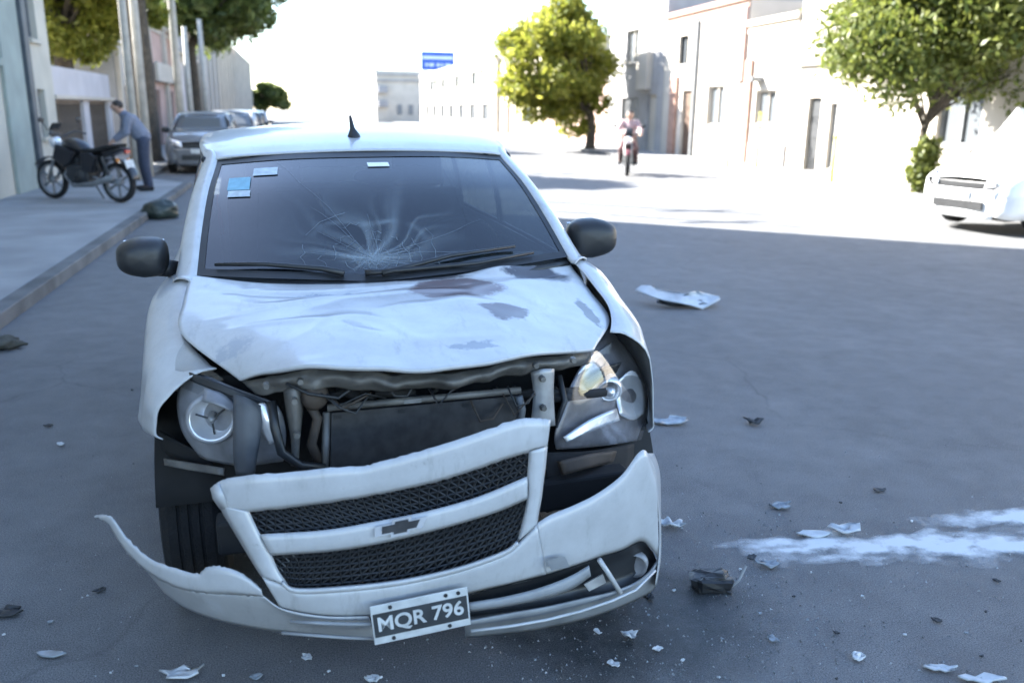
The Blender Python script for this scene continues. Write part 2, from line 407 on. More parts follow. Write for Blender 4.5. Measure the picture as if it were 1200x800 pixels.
facade('dark_doorway_house', 'pale two storey house with a wide dark garage doorway behind the motorbike riders', FR, 29.85, 36.0, 6.6, 1, GREYW,
    openings=[('shutter', 33.3, 1.9, 0.11, 2.2, DARKM), ('window', 33.3, 1.4, 3.6, 4.9, WHITEW), ('door', 30.9, 0.9, 0.11, 2.3, WHITEW)],
    trims=[('sign_board', -0.25, -0.003, 31.0, 32.1, 2.5, 3.9, WHITEW)], cornice=WHITEW)
facade('pink_wall_house', 'low faded pink wall behind the round street tree', FR, 36.05, 47.0, 3.1, 1, PINKW,
    openings=[('door', 38.5, 1.0, 0.11, 2.2, WOODD), ('window', 43, 1.5, 1.0, 2.2, GREYM)], cornice=WHITEW)
facade('plain_tan_house', 'plain tan two storey front with one small square window above', FR, 47.05, 58, 5.9, 1, TANW,
    openings=[('window', 52.5, 0.9, 3.7, 4.4, DARKM), ('window', 50.5, 1.8, 0.9, 2.3, GREYM), ('door', 55.5, 1.1, 0.11, 2.3, WOODD)], cornice=TANW)
facade('white_block', 'white block with a dark window band and ground floor windows below the blue billboard', FR - .3, 58.1, 97, 5.2, 1, WHITEW,
    openings=[('window', 61.5 + 5.0 * k, 2.6, 0.9, 2.1, GREYM) for k in range(7)] + [('window', 64.0 + 7.6 * k, 6.0, 3.5, 4.5, DARKM) for k in range(4)], cornice=GREYW)
facade('balcony_block', 'far white block with a dark flat roof edge and side balconies closing the avenue', 9.3, 110, 150, 6.3, 1, WHITEW, depth=10.5,
    openings=[('window', 115 + 7.5 * k, 3.2, z, z + 1.4, GREYM) for k in range(4) for z in (1.0, 3.9)],
    trims=[('balcony', .2, 1.4, 109.2, 109.99, z, z + .8, GREYW) for z in (1.9, 3.6)] + [('window', 2.6 + 1.4 * k, 3.2 + 1.4 * k, 109.9, 109.99, 1.0, 2.2, GREYM) for k in range(5)]
        + [('ledge', -.1, 10.6, 109.75, 109.99, z, z + .18, GREYW) for z in (5.0, 5.7)], cornice=GREYW)
facade('end_house', 'hazy low white house at the far end of the avenue', FR - .6, 150.4, 215, 6.8, 1, WHITEW, depth=14,
    openings=[('window', 156 + 10 * k, 2.6, 1.2, 2.8, GREYM) for k in range(6)], cornice=GREYW)

# blue billboard on its posts, on the roof of the white block
bbp = at(513, 72, 'X', FR + 1.2)
bbo = thing('billboard', (FR + 1.2, bbp.y, 5.0), 'blue billboard with a pale lettered band on posts above the white block', 'billboard')
wY = bbp.y
sc_ = (bbp - CAMO).length / FPX
bw, bh = 37 * sc_, 20 * sc_
zc = bbp.z - 5.0
MB().bb((-bw / 2, -0.08, zc - bh / 2), (bw / 2, 0.08, zc + bh / 2)).build('board', BLUEB, bbo, bevel=.02)
MB().bb((-bw * .46, -0.10, zc + bh * .10), (bw * .46, -0.083, zc + bh * .26)).build('lettering_band', BLUEL, bbo)
for k, (x0_, x1_) in enumerate(((-.38, -.30), (-.26, -.12), (-.04, .06), (.10, .16), (.22, .4))):
    MB().bb((x0_ * bw, -0.10, zc - bh * .28), (x1_ * bw, -0.083, zc - bh * .12)).build('lettering_block', BLUEL, bbo)
for sx in (-.35, .35):
    MB().tube([(sx * bw, .15, -0.2), (sx * bw, .15, zc + bh * .4)], .06).build('post', GREYM, bbo)
# ================================================================== the crashed car
CAR_RZ, CAR_RY = 0.05, -0.014
Rc = Matrix.Rotation(CAR_RZ, 3, 'Z') @ Matrix.Rotation(CAR_RY, 3, 'Y')
Tc = Vector((0.042, 1, 0)) - Rc @ Vector((0, 1, 0))
RcT = Rc.transposed()
CAML = RcT @ (CAMO - Tc)
def L(u, v, y):
    """photo pixel -> point of the car's own space on the plane Y = y"""
    d = RcT @ ray(u, v)
    return CAML + d * ((y - CAML.y) / d.y)
def LZ(u, v, z):
    d = RcT @ ray(u, v)
    return CAML + d * ((z - CAML.z) / d.z)
def gb(x): return -0.04 + 0.10 * x * x + 0.45 * x ** 4          # plan curve of the torn bumper
def B(u, v, dy=0.0):
    d = RcT @ ray(u, v); y = 0.0
    for _ in range(12):
        p = CAML + d * ((y - CAML.y) / d.y); y = 0.5 * y + 0.5 * (gb(max(-.95, min(.95, p.x))) + dy)
    return p
def interp(tab, x):
    ks = sorted(tab)
    if x <= ks[0]: return tab[ks[0]]
    for a, b in zip(ks, ks[1:]):
        if x <= b:
            t = (x - a) / (b - a); return tab[a] + (tab[b] - tab[a]) * t
    return tab[ks[-1]]
def sinterp(tab, x):
    ks = sorted(tab); x = min(max(x, ks[0]), ks[-1])
    for i in range(len(ks) - 1):
        if x <= ks[i + 1]:
            a, b = ks[i], ks[i + 1]; t = (x - a) / (b - a)
            y0 = tab[ks[max(i - 1, 0)]]; y3 = tab[ks[min(i + 2, len(ks) - 1)]]
            y1, y2 = tab[a], tab[b]
            m1 = (y2 - y0) / (b - ks[max(i - 1, 0)]) * (b - a); m2 = (y3 - y1) / (ks[min(i + 2, len(ks) - 1)] - a) * (b - a)
            return (2 * t ** 3 - 3 * t ** 2 + 1) * y1 + (t ** 3 - 2 * t ** 2 + t) * m1 + (-2 * t ** 3 + 3 * t ** 2) * y2 + (t ** 3 - t ** 2) * m2

def paint_mat(name, stains=False):
    m = bpy.data.materials.new(name); m.use_nodes = True
    nt = m.node_tree; n = nt.nodes; l = nt.links; b = n['Principled BSDF']
    tc = n.new('ShaderNodeTexCoord')
    def nz(sc, det=5, rough=0.6):
        t = n.new('ShaderNodeTexNoise'); t.inputs['Scale'].default_value = sc; t.inputs['Detail'].default_value = det; t.inputs['Roughness'].default_value = rough
        l.new(tc.outputs['Object'], t.inputs['Vector']); return t
    r = n.new('ShaderNodeValToRGB'); r.color_ramp.elements[0].position = .30; r.color_ramp.elements[0].color = (0.40, 0.40, 0.40, 1)
    r.color_ramp.elements[1].position = .62; r.color_ramp.elements[1].color = (0.52, 0.525, 0.53, 1)
    l.new(nz(3.5, 9, 0.72).outputs['Fac'], r.inputs['Fac'])
    col = r.outputs[0]
    # grime: long dirty runs and fine specks
    mp = n.new('ShaderNodeMapping'); mp.inputs['Scale'].default_value = (9, 3, 2.2); l.new(tc.outputs['Object'], mp.inputs[0])
    tg0 = n.new('ShaderNodeTexNoise'); tg0.inputs['Scale'].default_value = 2.2; tg0.inputs['Detail'].default_value = 10; tg0.inputs['Roughness'].default_value = .75; l.new(mp.outputs[0], tg0.inputs['Vector'])
    for src, p0, p1, k, cc in ((tg0.outputs['Fac'], .55, .75, .5, (.20, .19, .18)), (nz(70, 5, .8).outputs['Fac'], .66, .74, .7, (.12, .11, .105)), (nz(16, 8, .8).outputs['Fac'], .64, .70, .45, (.16, .155, .15))):
        rg = n.new('ShaderNodeValToRGB'); rg.color_ramp.elements[0].position = p0; rg.color_ramp.elements[0].color = (0, 0, 0, 1); rg.color_ramp.elements[1].position = p1; rg.color_ramp.elements[1].color = (k, k, k, 1)
        l.new(src, rg.inputs['Fac']); mg = n.new('ShaderNodeMix'); mg.data_type = 'RGBA'; l.new(rg.outputs[0], mg.inputs[0]); l.new(col, mg.inputs[6]); mg.inputs[7].default_value = (*cc, 1); col = mg.outputs[2]
    if stains:
        def blot(centre, rad, colr, scale, thr):
            nonlocal col
            v = n.new('ShaderNodeVectorMath'); v.operation = 'SUBTRACT'; v.inputs[1].default_value = centre
            wn_ = nz(7, 4, .6); wv = n.new('ShaderNodeVectorMath'); wv.operation = 'SCALE'; wv.inputs[3].default_value = 0.12
            l.new(wn_.outputs['Color'], wv.inputs[0]); ad = n.new('ShaderNodeVectorMath'); ad.operation = 'ADD'
            l.new(tc.outputs['Object'], ad.inputs[0]); l.new(wv.outputs[0], ad.inputs[1]); l.new(ad.outputs[0], v.inputs[0])
            dv = n.new('ShaderNodeVectorMath'); dv.operation = 'DIVIDE'; dv.inputs[1].default_value = rad; l.new(v.outputs[0], dv.inputs[0])
            ln = n.new('ShaderNodeVectorMath'); ln.operation = 'LENGTH'; l.new(dv.outputs[0], ln.inputs[0])
            sub = n.new('ShaderNodeMath'); sub.operation = 'SUBTRACT'; sub.inputs[0].default_value = 1.0; sub.use_clamp = True; l.new(ln.outputs['Value'], sub.inputs[1])
            nn = nz(scale, 6, .75); mu = n.new('ShaderNodeMath'); mu.operation = 'MULTIPLY'; l.new(sub.outputs[0], mu.inputs[0]); l.new(nn.outputs['Fac'], mu.inputs[1])
            rp = n.new('ShaderNodeValToRGB'); rp.color_ramp.elements[0].position = thr; rp.color_ramp.elements[0].color = (0, 0, 0, 1)
            rp.color_ramp.elements[1].position = thr + .08; rp.color_ramp.elements[1].color = (.9, .9, .9, 1); l.new(mu.outputs[0], rp.inputs['Fac'])
            mx = n.new('ShaderNodeMix'); mx.data_type = 'RGBA'; l.new(rp.outputs[0], mx.inputs[0]); l.new(col, mx.inputs[6]); mx.inputs[7].default_value = (*colr, 1)
            col = mx.outputs[2]
        off = Vector((.06, .06, .06))
        for (u, v, y, rr, cc, sc_, th) in stains:
            blot(tuple(L(u, v, y) + off), rr, cc, sc_, th)
    l.new(col, b.inputs['Base Color'])
    b.inputs['Roughness'].default_value = 0.34; b.inputs['Coat Weight'].default_value = 0.5; b.inputs['Coat Roughness'].default_value = 0.09
    return m
PAINT = paint_mat('white_car_paint')
HOODP = paint_mat('white_car_paint_stained', [
    (535, 342, .72, (.21, .15, .3), (.070, .022, .022), 13, .10), (592, 374, .5, (.13, .09, .2), (.06, .035, .04), 24, .13),
    (632, 322, .86, (.17, .10, .2), (.022, .020, .034), 14, .09), (380, 348, .72, (.30, .035, .2), (.22, .25, .30), 12, .24),
    (275, 415, .42, (.12, .09, .2), (.36, .38, .42), 22, .26), (560, 402, .25, (.22, .06, .2), (.25, .27, .30), 24, .25), (480, 322, .86, (.32, .06, .2), (.06, .055, .065), 12, .14), (690, 372, .6, (.05, .16, .2), (.10, .10, .11), 20, .15)])
SILV = mat('dull_silver_trim', (0.30, 0.31, 0.32), 0.42, metal=0.0, nscale=9, namt=0.35, detail=7)
BLACKP = mat('black_plastic', (0.022, 0.023, 0.025), 0.42, nscale=14, namt=0.3)
BLACKR = mat('rubber', (0.012, 0.012, 0.013), 0.85, nscale=20, namt=0.3, bump=.3, bscale=90)
DARKIN = mat('engine_bay_black', (0.012, 0.012, 0.013), 0.85, nscale=10, namt=0.4)
GREYB = mat('bare_grey_steel', (0.20, 0.19, 0.175), 0.55, metal=0.3, nscale=9, namt=0.5, detail=8, bump=.3, bscale=25)
ALU = mat('dull_aluminium', (0.42, 0.42, 0.42), 0.45, metal=0.5, nscale=12, namt=0.4)
CHROME = mat('chrome_reflector', (0.92, 0.92, 0.94), 0.25, metal=.6, bump=.15, bscale=18)
SMOKE = mat('lamp_housing_grey', (0.32, 0.32, 0.335), 0.4, metal=0.2, nscale=10, namt=0.5, bump=.3, bscale=14)
RADM = mat('radiator_fins_dark', (0.045, 0.044, 0.046), 0.55, metal=0.3, nscale=30, namt=0.4)
BROWN = mat('rusty_brown_plastic', (0.065, 0.048, 0.036), 0.7, nscale=9, namt=0.5)
WSG = glass_mat('windscreen_glass', (0.20, 0.24, 0.26), 0.035, 0.05)
SIDEG = glass_mat('side_window_glass', (0.22, 0.26, 0.27), 0.03)
LENS = glass_mat('headlamp_lens', (0.80, 0.81, 0.82), 0.05, 0.04)
FABRIC = mat('seat_fabric', (0.05, 0.052, 0.056), 0.9, nscale=30, namt=0.3)
PLW = mat('plate_white', (0.62, 0.63, 0.62), 0.5, nscale=20, namt=0.25)
PLB = mat('plate_black', (0.05, 0.055, 0.06), 0.45, nscale=16, namt=0.3)
STKB = mat('sticker_blue', (0.22, 0.46, 0.58), 0.5, nscale=30, namt=0.2)
STKW = mat('sticker_white', (0.55, 0.62, 0.66), 0.5, nscale=40, namt=0.25)
CRACKM = mat('crazed_glass', (0.17, 0.20, 0.22), 0.35)
REDL = mat('tail_lamp_red', (0.35, 0.01, 0.01), 0.2, coat=.5)

car = thing('crashed_car', Tc, 'white hatchback with smashed front, cracked windscreen and torn off bumper', 'car')
car.rotation_mode = 'QUATERNION'; car.rotation_quaternion = Rc.to_quaternion()

# ---------------- side panels
XM = {.30: .66, .38: .735, .47: .785, .6: .822, .8: .838, 1.2: .842, 2.5: .842, 3.2: .835, 3.6: .81, 3.85: .75, 3.97: .66}
HX = {.30: .50, .33: .53, .45: .61, .6: .675, .8: .690, .98: .672, 1.22: .70}
HZ = {.30: .855, .33: .862, .45: .878, .6: .918, .8: .968, .98: 1.03, 1.22: 1.02}
FWY, RWY, WZ, WR = .83, 3.37, .305, .305
def archz(y, c, r, base):
    d = abs(y - c)
    return max(base, WZ + math.sqrt(max(0, r * r - d * d))) if d < r else base
def side_cols(kind, y, sx=1):
    xm = sinterp(XM, y)
    if kind == 'fender':
        xt, zt = sinterp(HX, y), sinterp(HZ, y)
        zl = archz(y, FWY, .36, .21)
        if y < FWY and sx < 0: zl = max(zl, .655 if y > .60 else .655 + (.60 - y) * .15)
        elif y < FWY: zl = max(zl, .52)
        k = min(1, max(0, (y - .3) / .3))
        return [Vector((xt, y, zt)), Vector((xt + (xm - xt) * .35, y, zt - .012)), Vector((xt + (xm - xt) * .80, y, zt - .07)), Vector((xm - .004, y, max(zl + .09, zt - .19))), Vector((xm + .006 * k, y, zl + .05)), Vector((xm + .012 * k, y, zl + .015)), Vector((xm - .012, y, zl))]
    zb = .985 + .045 * max(0, (y - 1.2) / 2.6)
    zl = .20
    if kind == 'quarter': zl = archz(y, RWY, .36, .22)
    xb = .745 - .06 * max(0, (y - 3.2) / .8) ** 2
    xb = min(xb, xm - .03)
    return [Vector((xb, y, zb)), Vector((xb + (xm - xb) * .5, y, zb - .025)), Vector((xm - .006, y, max(zl + .1, zb - .13))), Vector((xm, y, max(zl + .08, .72))), Vector((xm - .004, y, max(zl + .05, .5))), Vector((xm - .01, y, zl + .02)), Vector((xm - .04, y, zl))]
def side_panel(kind, name, y0, y1, sx, n, dent=0.0):
    g = []
    for i in range(n + 1):
        y = y0 + (y1 - y0) * i / n
        c = side_cols(kind, y, sx)
        row = [cr1(c, t / 18) for t in range(19)]
        if kind == 'fender' and dent:
            for q in row:
                a = max(0, 1 - (q.y - .4) / .40)
                d_ = noise.noise(Vector((q.y * 9, q.z * 8, sx * 3))) * dent * a
                q.x -= abs(d_) * 1.2; q.z += d_ * .6
        g.append([Vector((sx * p.x, p.y, p.z)) for p in row])
    return MB().grid(g, sx > 0).build(name, PAINT, car, smooth=True, solid=.004)
for sx in (-1, 1):
    side_panel('fender', 'front_fender', .425 if sx < 0 else .465, 1.235, sx, 60, .014 if sx < 0 else .012)
    d = side_panel('door', 'front_door', 1.243, 2.20, sx, 12)
    MB().tube([(sx * .842, 1.95, .80), (sx * .872, 1.97, .805), (sx * .872, 2.10, .805), (sx * .842, 2.12, .80)], .014).build('door_handle', BLACKP, d)
    d = side_panel('door', 'rear_door', 2.208, 2.96, sx, 10)
    MB().tube([(sx * .842, 2.74, .82), (sx * .870, 2.76, .825), (sx * .870, 2.88, .825), (sx * .842, 2.90, .82)], .014).build('door_handle', BLACKP, d)
    side_panel('quarter', 'rear_quarter', 2.968, 3.96, sx, 50)
    # side glass and its frame
    belt = [(1.16, .715, 1.005), (1.6, .735, 1.01), (2.2, .738, 1.02), (2.9, .735, 1.03), (3.55, .70, 1.06)]
    rail = [(1.72, .632, 1.375), (1.95, .648, 1.41), (2.3, .655, 1.425), (2.9, .645, 1.415), (3.4, .615, 1.36)]
    def sg(t, s, off=0.0):
        a = cr1([Vector((p[1], p[0], p[2])) for p in belt], t); b = cr1([Vector((p[1], p[0], p[2])) for p in rail], t)
        p = a.lerp(b, s); p.x += .022 * 4 * s * (1 - s) + off
        return Vector((sx * p.x, p.y, p.z))
    for nm, t0, t1 in (('side_window', .035, .49), ('side_window', .52, .80), ('side_window', .83, .97)):
        MB().grid([[sg(t0 + (t1 - t0) * i / 12, .03 + .94 * j / 8) for j in range(9)] for i in range(13)], sx > 0).build(nm, SIDEG, car, smooth=True)
    for t in (.505, .815):
        MB().grid([[sg(t - .016 + .032 * i / 2, j / 8, .003) for j in range(9)] for i in range(3)], sx > 0).build('pillar', BLACKP, car, smooth=True, solid=.01)
    MB().grid([[sg(.965 + .12 * i / 4, j / 8, .004) for j in range(9)] for i in range(5)], sx > 0).build('rear_pillar', PAINT, car, smooth=True, solid=.01)
    MB().tube([sg(t / 20, 0.0, .004) for t in range(21)], .011, 6).build('window_trim', BLACKP, car, smooth=True)
    MB().tube([sg(t / 20, 1.0, .006) for t in range(21)], .013, 6).build('roof_gutter', BLACKP, car, smooth=True)

# ---------------- windscreen, pillars, roof
WS = [[Vector(p) for p in r] for r in (
    [(-.664, .985, 1.040), (-.35, .885, 1.030), (0, .85, 1.022), (.35, .885, 1.030), (.664, .985, 1.040)],
    [(-.648, 1.20, 1.160), (-.34, 1.105, 1.162), (0, 1.07, 1.158), (.34, 1.105, 1.162), (.648, 1.20, 1.160)],
    [(-.625, 1.43, 1.278), (-.33, 1.335, 1.292), (0, 1.305, 1.292), (.33, 1.335, 1.292), (.625, 1.43, 1.278)],
    [(-.592, 1.675, 1.378), (-.31, 1.605, 1.402), (0, 1.58, 1.408), (.31, 1.605, 1.402), (.592, 1.675, 1.378)])]
IMPACT = (.445, .16)            # place of the blow on the glass (across, up)
def wsp(a, b, off=0.0):
    """a across 0..1, b up 0..1 -> point on the windscreen"""
    rows = [cr1(r, a) for r in WS]; p = cr1(rows, b)
    nrm = Vector((0, -.50, .86))
    dd = math.hypot((a - IMPACT[0]) * 1.3, (b - IMPACT[1]) * .62)
    p = p - nrm * (.016 * math.exp(-(dd / .16) ** 2))
    return p + nrm * off
NW, NH = 56, 40
ws = MB().grid([[wsp(j / NW, i / NH) for j in range(NW + 1)] for i in range(NH + 1)]).build('windscreen', WSG, car, smooth=True)
# black printed border
bd = MB()
for (a0, a1, b0, b1) in ((.0, 1., .945, 1.0), (.0, .022, .0, .945), (.978, 1., .0, .945), (.022, .978, .0, .05)):
    na, nb = (40, 2) if a1 - a0 > .5 else (2, 30)
    bd.grid([[wsp(a0 + (a1 - a0) * j / na, b0 + (b1 - b0) * i / nb, .0025) for j in range(na + 1)] for i in range(nb + 1)])
bd.build('glass_border', BLACKP, ws, smooth=True)
# cracks radiating from the blow, and rings
ck = MB(); rr_ = random.Random(3)
def ribbon(path, w0, w1):
    n = len(path); g = []
    for i, (a, b) in enumerate(path):
        a2, b2 = path[min(i + 1, n - 1)]; a1, b1 = path[max(i - 1, 0)]
        dx, dy = a2 - a1, (b2 - b1); q = math.hypot(dx, dy) or 1
        w = w0 + (w1 - w0) * i / max(1, n - 1)
        px, py = -dy / q * w, dx / q * w * 1.6
        g.append([wsp(a - px, b - py, .0035), wsp(a + px, b + py, .0035)])
    ck.grid(g)
for k in range(34):
    ang = rr_.uniform(0.0, math.pi * 2); ln = rr_.choice((.08, .1, .14, .18, .26, .36, .5)) * rr_.uniform(.7, 1.25)
    if math.sin(ang) < -.25: ln *= .35
    a, b = IMPACT[0] + rr_.uniform(-.02, .02), IMPACT[1] + rr_.uniform(-.02, .02)
    pth = [(a, b)]; st = 7
    for s_ in range(st):
        ang += rr_.uniform(-.16, .16)
        a += math.cos(ang) * ln / st * .78; b += math.sin(ang) * ln / st * 1.5
        if not (.03 < a < .97 and .05 < b < .93): break
        pth.append((a, b))
    if len(pth) > 2: ribbon(pth, rr_.uniform(.0004, .0010), .0002)
for rad in (.03, .05, .075, .105, .14, .19):
    a0 = rr_.uniform(0, 6.28)
    while a0 < 12.5:
        sp = rr_.uniform(.3, .9)
        pth = [(IMPACT[0] + math.cos(t) * rad * rr_.uniform(.93, 1.07) * .9, IMPACT[1] + math.sin(t) * rad * 1.7 * rr_.uniform(.93, 1.07)) for t in [a0 + sp * q / 5 for q in range(6)]]
        if all(.05 < q[1] < .93 for q in pth): ribbon(pth, rr_.uniform(.0004, .0008), .0003)
        a0 += sp + rr_.uniform(.1, .9) * (1 + rad * 8)
ck.build('crack', CRACKM, ws)
# crazed, frosted film of broken glass: radial streaks that thin out away from the blow
def craze_mat():
    m = bpy.data.materials.new('crazed_film'); m.use_nodes = True
    n = m.node_tree.nodes; l = m.node_tree.links; n.clear()
    o = n.new('ShaderNodeOutputMaterial'); mx = n.new('ShaderNodeMixShader'); t = n.new('ShaderNodeBsdfTransparent'); d = n.new('ShaderNodeBsdfDiffuse'); d.inputs['Color'].default_value = (.40, .46, .50, 1)
    a = n.new('ShaderNodeAttribute'); a.attribute_name = 'cover'
    l.new(a.outputs['Fac'], mx.inputs[0]); l.new(t.outputs[0], mx.inputs[1]); l.new(d.outputs[0], mx.inputs[2]); l.new(mx.outputs[0], o.inputs['Surface'])
    return m
CA, CB = 150, 130; cvv = []; cgr = []
for i in range(CB + 1):
    row = []
    for j in range(CA + 1):
        a, b = .16 + .56 * j / CA, .05 + .80 * i / CB
        row.append(wsp(a, b, .003))
        dx, dy = (a - IMPACT[0]) * 1.28, (b - IMPACT[1]) * .62
        r_ = math.hypot(dx, dy); th = math.atan2(dy, dx)
        bend = th + .5 * noise.noise(Vector((dx * 5, dy * 5, 3)))
        st_ = max(0, noise.noise(Vector((math.cos(bend) * 4.2, math.sin(bend) * 4.2, 1.7)))) ** 1.3 + .8 * max(0, noise.noise(Vector((math.cos(bend) * 11, math.sin(bend) * 11, 8.2 + r_ * 2)))) ** 1.5
        fall = math.exp(-(r_ / .20) ** 1.4) * min(1, max(0, (b - .05) / .05)) * min(1, max(0, (.85 - b) / .1)) * min(1, (a - .16) / .06) * min(1, max(0, (.72 - a) / .06))
        core = math.exp(-((dx / .075) ** 2 + (dy / .032) ** 2)) * (.30 + .5 * abs(noise.noise(Vector((dx * 60, dy * 80, 2)))))
        arc = .22 * math.exp(-((r_ - .17 - .03 * math.sin(th * 3)) / .010) ** 2) * (th > .3) * (th < 2.7) * max(0, .4 + noise.noise(Vector((th * 3, 1, 1))))
        cvv.append(min(.8, fall * st_ * .75 + core * .85 + arc * fall * 3))
    cgr.append(row)
cf = MB().grid(cgr).build('crazed_film', craze_mat(), ws, smooth=True)
ca_ = cf.data.attributes.new('cover', 'FLOAT', 'POINT'); ca_.data.foreach_set('value', cvv)
# stickers, a plain white patch on the glass, and the rear-view mirror
def decal(name, pts, m):
    (a0, b0), (a1, b1) = pts
    MB().grid([[wsp(a0 + (a1 - a0) * j / 4, b0 + (b1 - b0) * i / 4, .004) for j in range(5)] for i in range(5)]).build(name, m, ws, smooth=True)
decal('sticker', ((.062, .66), (.132, .78)), STKB); decal('sticker', ((.066, .60), (.135, .655)), STKW); decal('sticker', ((.138, .79), (.215, .865)), STKW)
decal('mirror_patch', ((.487, .845), (.553, .885)), mat('white_patch', (.8, .82, .84), .4))
MB().ball((0.03, 1.50, 1.315), (.10, .025, .035)).build('rear_view_mirror', BLACKP, car, smooth=True)
# A pillars
for sx in (-1, 1):
    E0 = [WS[i][4 if sx > 0 else 0] for i in range(4)]
    bot = E0[0] + Vector((sx * .012, -.05, -.012))
    inner = [bot] + E0 + [Vector((sx * .600, 1.76, 1.405))]
    offs = [(.060, .05), (.062, .06), (.058, .06), (.052, .065), (.048, .07), (.046, .06)]
    g = []
    for i in range(25):
        t = i / 24; a = cr1(inner, t)
        k = t * 5; o_ = offs[min(int(k), 4)]; o2 = offs[min(int(k) + 1, 5)]; f = k - int(k)
        dx, dy = o_[0] + (o2[0] - o_[0]) * f, o_[1] + (o2[1] - o_[1]) * f
        row = [a + Vector((-sx * .006, -.004, -.006)), a + Vector((sx * .006, .0, .008)), a + Vector((sx * dx * .55, dy * .45, .012)), a + Vector((sx * dx, dy, .0)), a + Vector((sx * (dx - .002), dy + .05, -.03))]
        g.append([cr1(row, q / 8) for q in range(9)])
    MB().grid(g, sx < 0).build('windscreen_pillar', PAINT, car, smooth=True, solid=.006)
roof_rows = []
for y, xe, ze, zc, yc in ((1.672, .600, 1.382, 1.414, 1.578), (1.80, .625, 1.414, 1.452, 1.74), (2.05, .645, 1.445, 1.487, 2.02), (2.5, .650, 1.462, 1.507, 2.5), (3.05, .640, 1.45, 1.495, 3.05), (3.45, .62, 1.415, 1.462, 3.5), (3.70, .595, 1.37, 1.42, 3.74)):
    roof_rows.append([Vector((-xe - .012, y + .01, ze - .05)), Vector((-xe, y, ze)), Vector((-xe * .55, (y + yc * 2) / 3, ze + (zc - ze) * .72)), Vector((0, yc, zc)), Vector((xe * .55, (y + yc * 2) / 3, ze + (zc - ze) * .72)), Vector((xe, y, ze)), Vector((xe + .012, y + .01, ze - .05))])
roof = MB().grid(patch(roof_rows, 36, 36)).build('roof', PAINT, car, smooth=True, solid=.005)
ab = Vector((L(415, 165, 1.80).x, 1.80, 1.452))
MB().tube([ab + Vector((0, -.02, -.02)), ab + Vector((0, 0, .015)), ab + Vector((-.004, .010, .045)), ab + Vector((-.010, .022, .098))], [.034, .027, .011, .005], 10).build('aerial', BLACKP, roof, smooth=True)
# cowl, wipers
MB().grid(patch([[Vector((-.66, .96, 1.022)), Vector((-.35, .862, 1.012)), Vector((0, .828, 1.004)), Vector((.35, .862, 1.012)), Vector((.66, .96, 1.022))],
                 [Vector((-.655, 1.03, 1.045)), Vector((-.35, .925, 1.034)), Vector((0, .892, 1.027)), Vector((.35, .925, 1.034)), Vector((.655, 1.03, 1.045))]], 3, 20)).build('cowl', BLACKP, car, smooth=True, solid=.02, off=-1)
for pts in ([(.37, .03), (.32, .055), (.18, .075), (.05, .06)], [(.46, .03), (.50, .05), (.64, .10), (.83, .115)], [(.42, .035), (.46, .04), (.70, .03), (.88, .05)]):
    MB().tube([wsp(a, b, .016) for a, b in pts], [.012, .010, .008, .006], 6).build('wiper', BLACKP, car, smooth=True)

# ---------------- bonnet: crumpled, its edges traced from the photograph
def lrow(lst): return [L(*q) for q in lst]
rear = lrow([(223, 322, .985), (300, 331, .895), (370, 333, .85), (440, 331, .835), (520, 324, .855), (600, 314, .90), (666, 306, .99)])
front = lrow([(281, 446, .33), (333, 431, .22), (400, 428, .15), (470, 432, .12), (535, 429, .13), (610, 416, .19), (697, 408, .34)])
e1 = (L(215, 352, .80), L(691, 340, .80)); e2 = (L(213, 391, .58), L(714, 373, .58))
def mid(f, eL, eR, crown):
    r = []
    for j in range(7):
        p = rear[j].lerp(front[j], f); s_ = math.sin(math.pi * j / 6)
        p.z += crown * s_; r.append(p)
    r[0] = eL; r[6] = eR
    r[1] = r[1].lerp(r[0].lerp(r[2], .5), .35); r[5] = r[5].lerp(r[6].lerp(r[4], .5), .35)
    return r
hg = patch([rear, mid(.3, e1[0], e1[1], .012), mid(.68, e2[0], e2[1], .018), front], 80, 110)
for i, r in enumerate(hg):
    for j, p in enumerate(r):
        t, s_ = i / 80, j / 110
        w = math.sin(math.pi * min(1, max(0, t))) ** .5 * math.sin(math.pi * s_) ** .4
        n1 = noise.noise(Vector((p.x * 3.2, p.y * 4.5, 1.3))); n2 = noise.noise(Vector((p.x * 9, p.y * 11, 5.1)))
        rid = 1 - abs(noise.noise(Vector((p.x * 2.3 + p.y * 1.5, p.y * 5 - p.x * 1.1, 9.7)))) * 2
        rid2 = 1 - abs(noise.noise(Vector((p.x * 3.1 - p.y * 2.2, p.y * 2.4 + p.x * 3.0, 4.4)))) * 2
        p.z += w * (.008 * n1 + .0015 * n2 + .007 * max(0, rid - .72) * 2 + .007 * max(0, rid2 - .78) * 2)
        # creases behind the left part of the rear edge and the lifted right rear corner
        p.z -= .010 * math.exp(-((t - .16 - .05 * math.sin(s_ * 7)) / .035) ** 2) * math.exp(-((s_ - .33) / .2) ** 2)
        p.z -= .028 * math.exp(-((t - .10) / .06) ** 2) * math.exp(-((s_ - .90) / .07) ** 2)
        p.z += .016 * math.exp(-((t - .02) / .05) ** 2) * math.exp(-((s_ - .80) / .06) ** 2)
        p.z += .012 * math.exp(-((t - .45) / .10) ** 2) * math.exp(-((s_ - .70 - .2 * (t - .4)) / .05) ** 2)
        p.z += .010 * (t > .9) * math.sin(s_ * 31) * (t - .9) * 3
MB().grid(hg, True).build('bonnet', HOODP, car, smooth=True, solid=.012, off=-1)
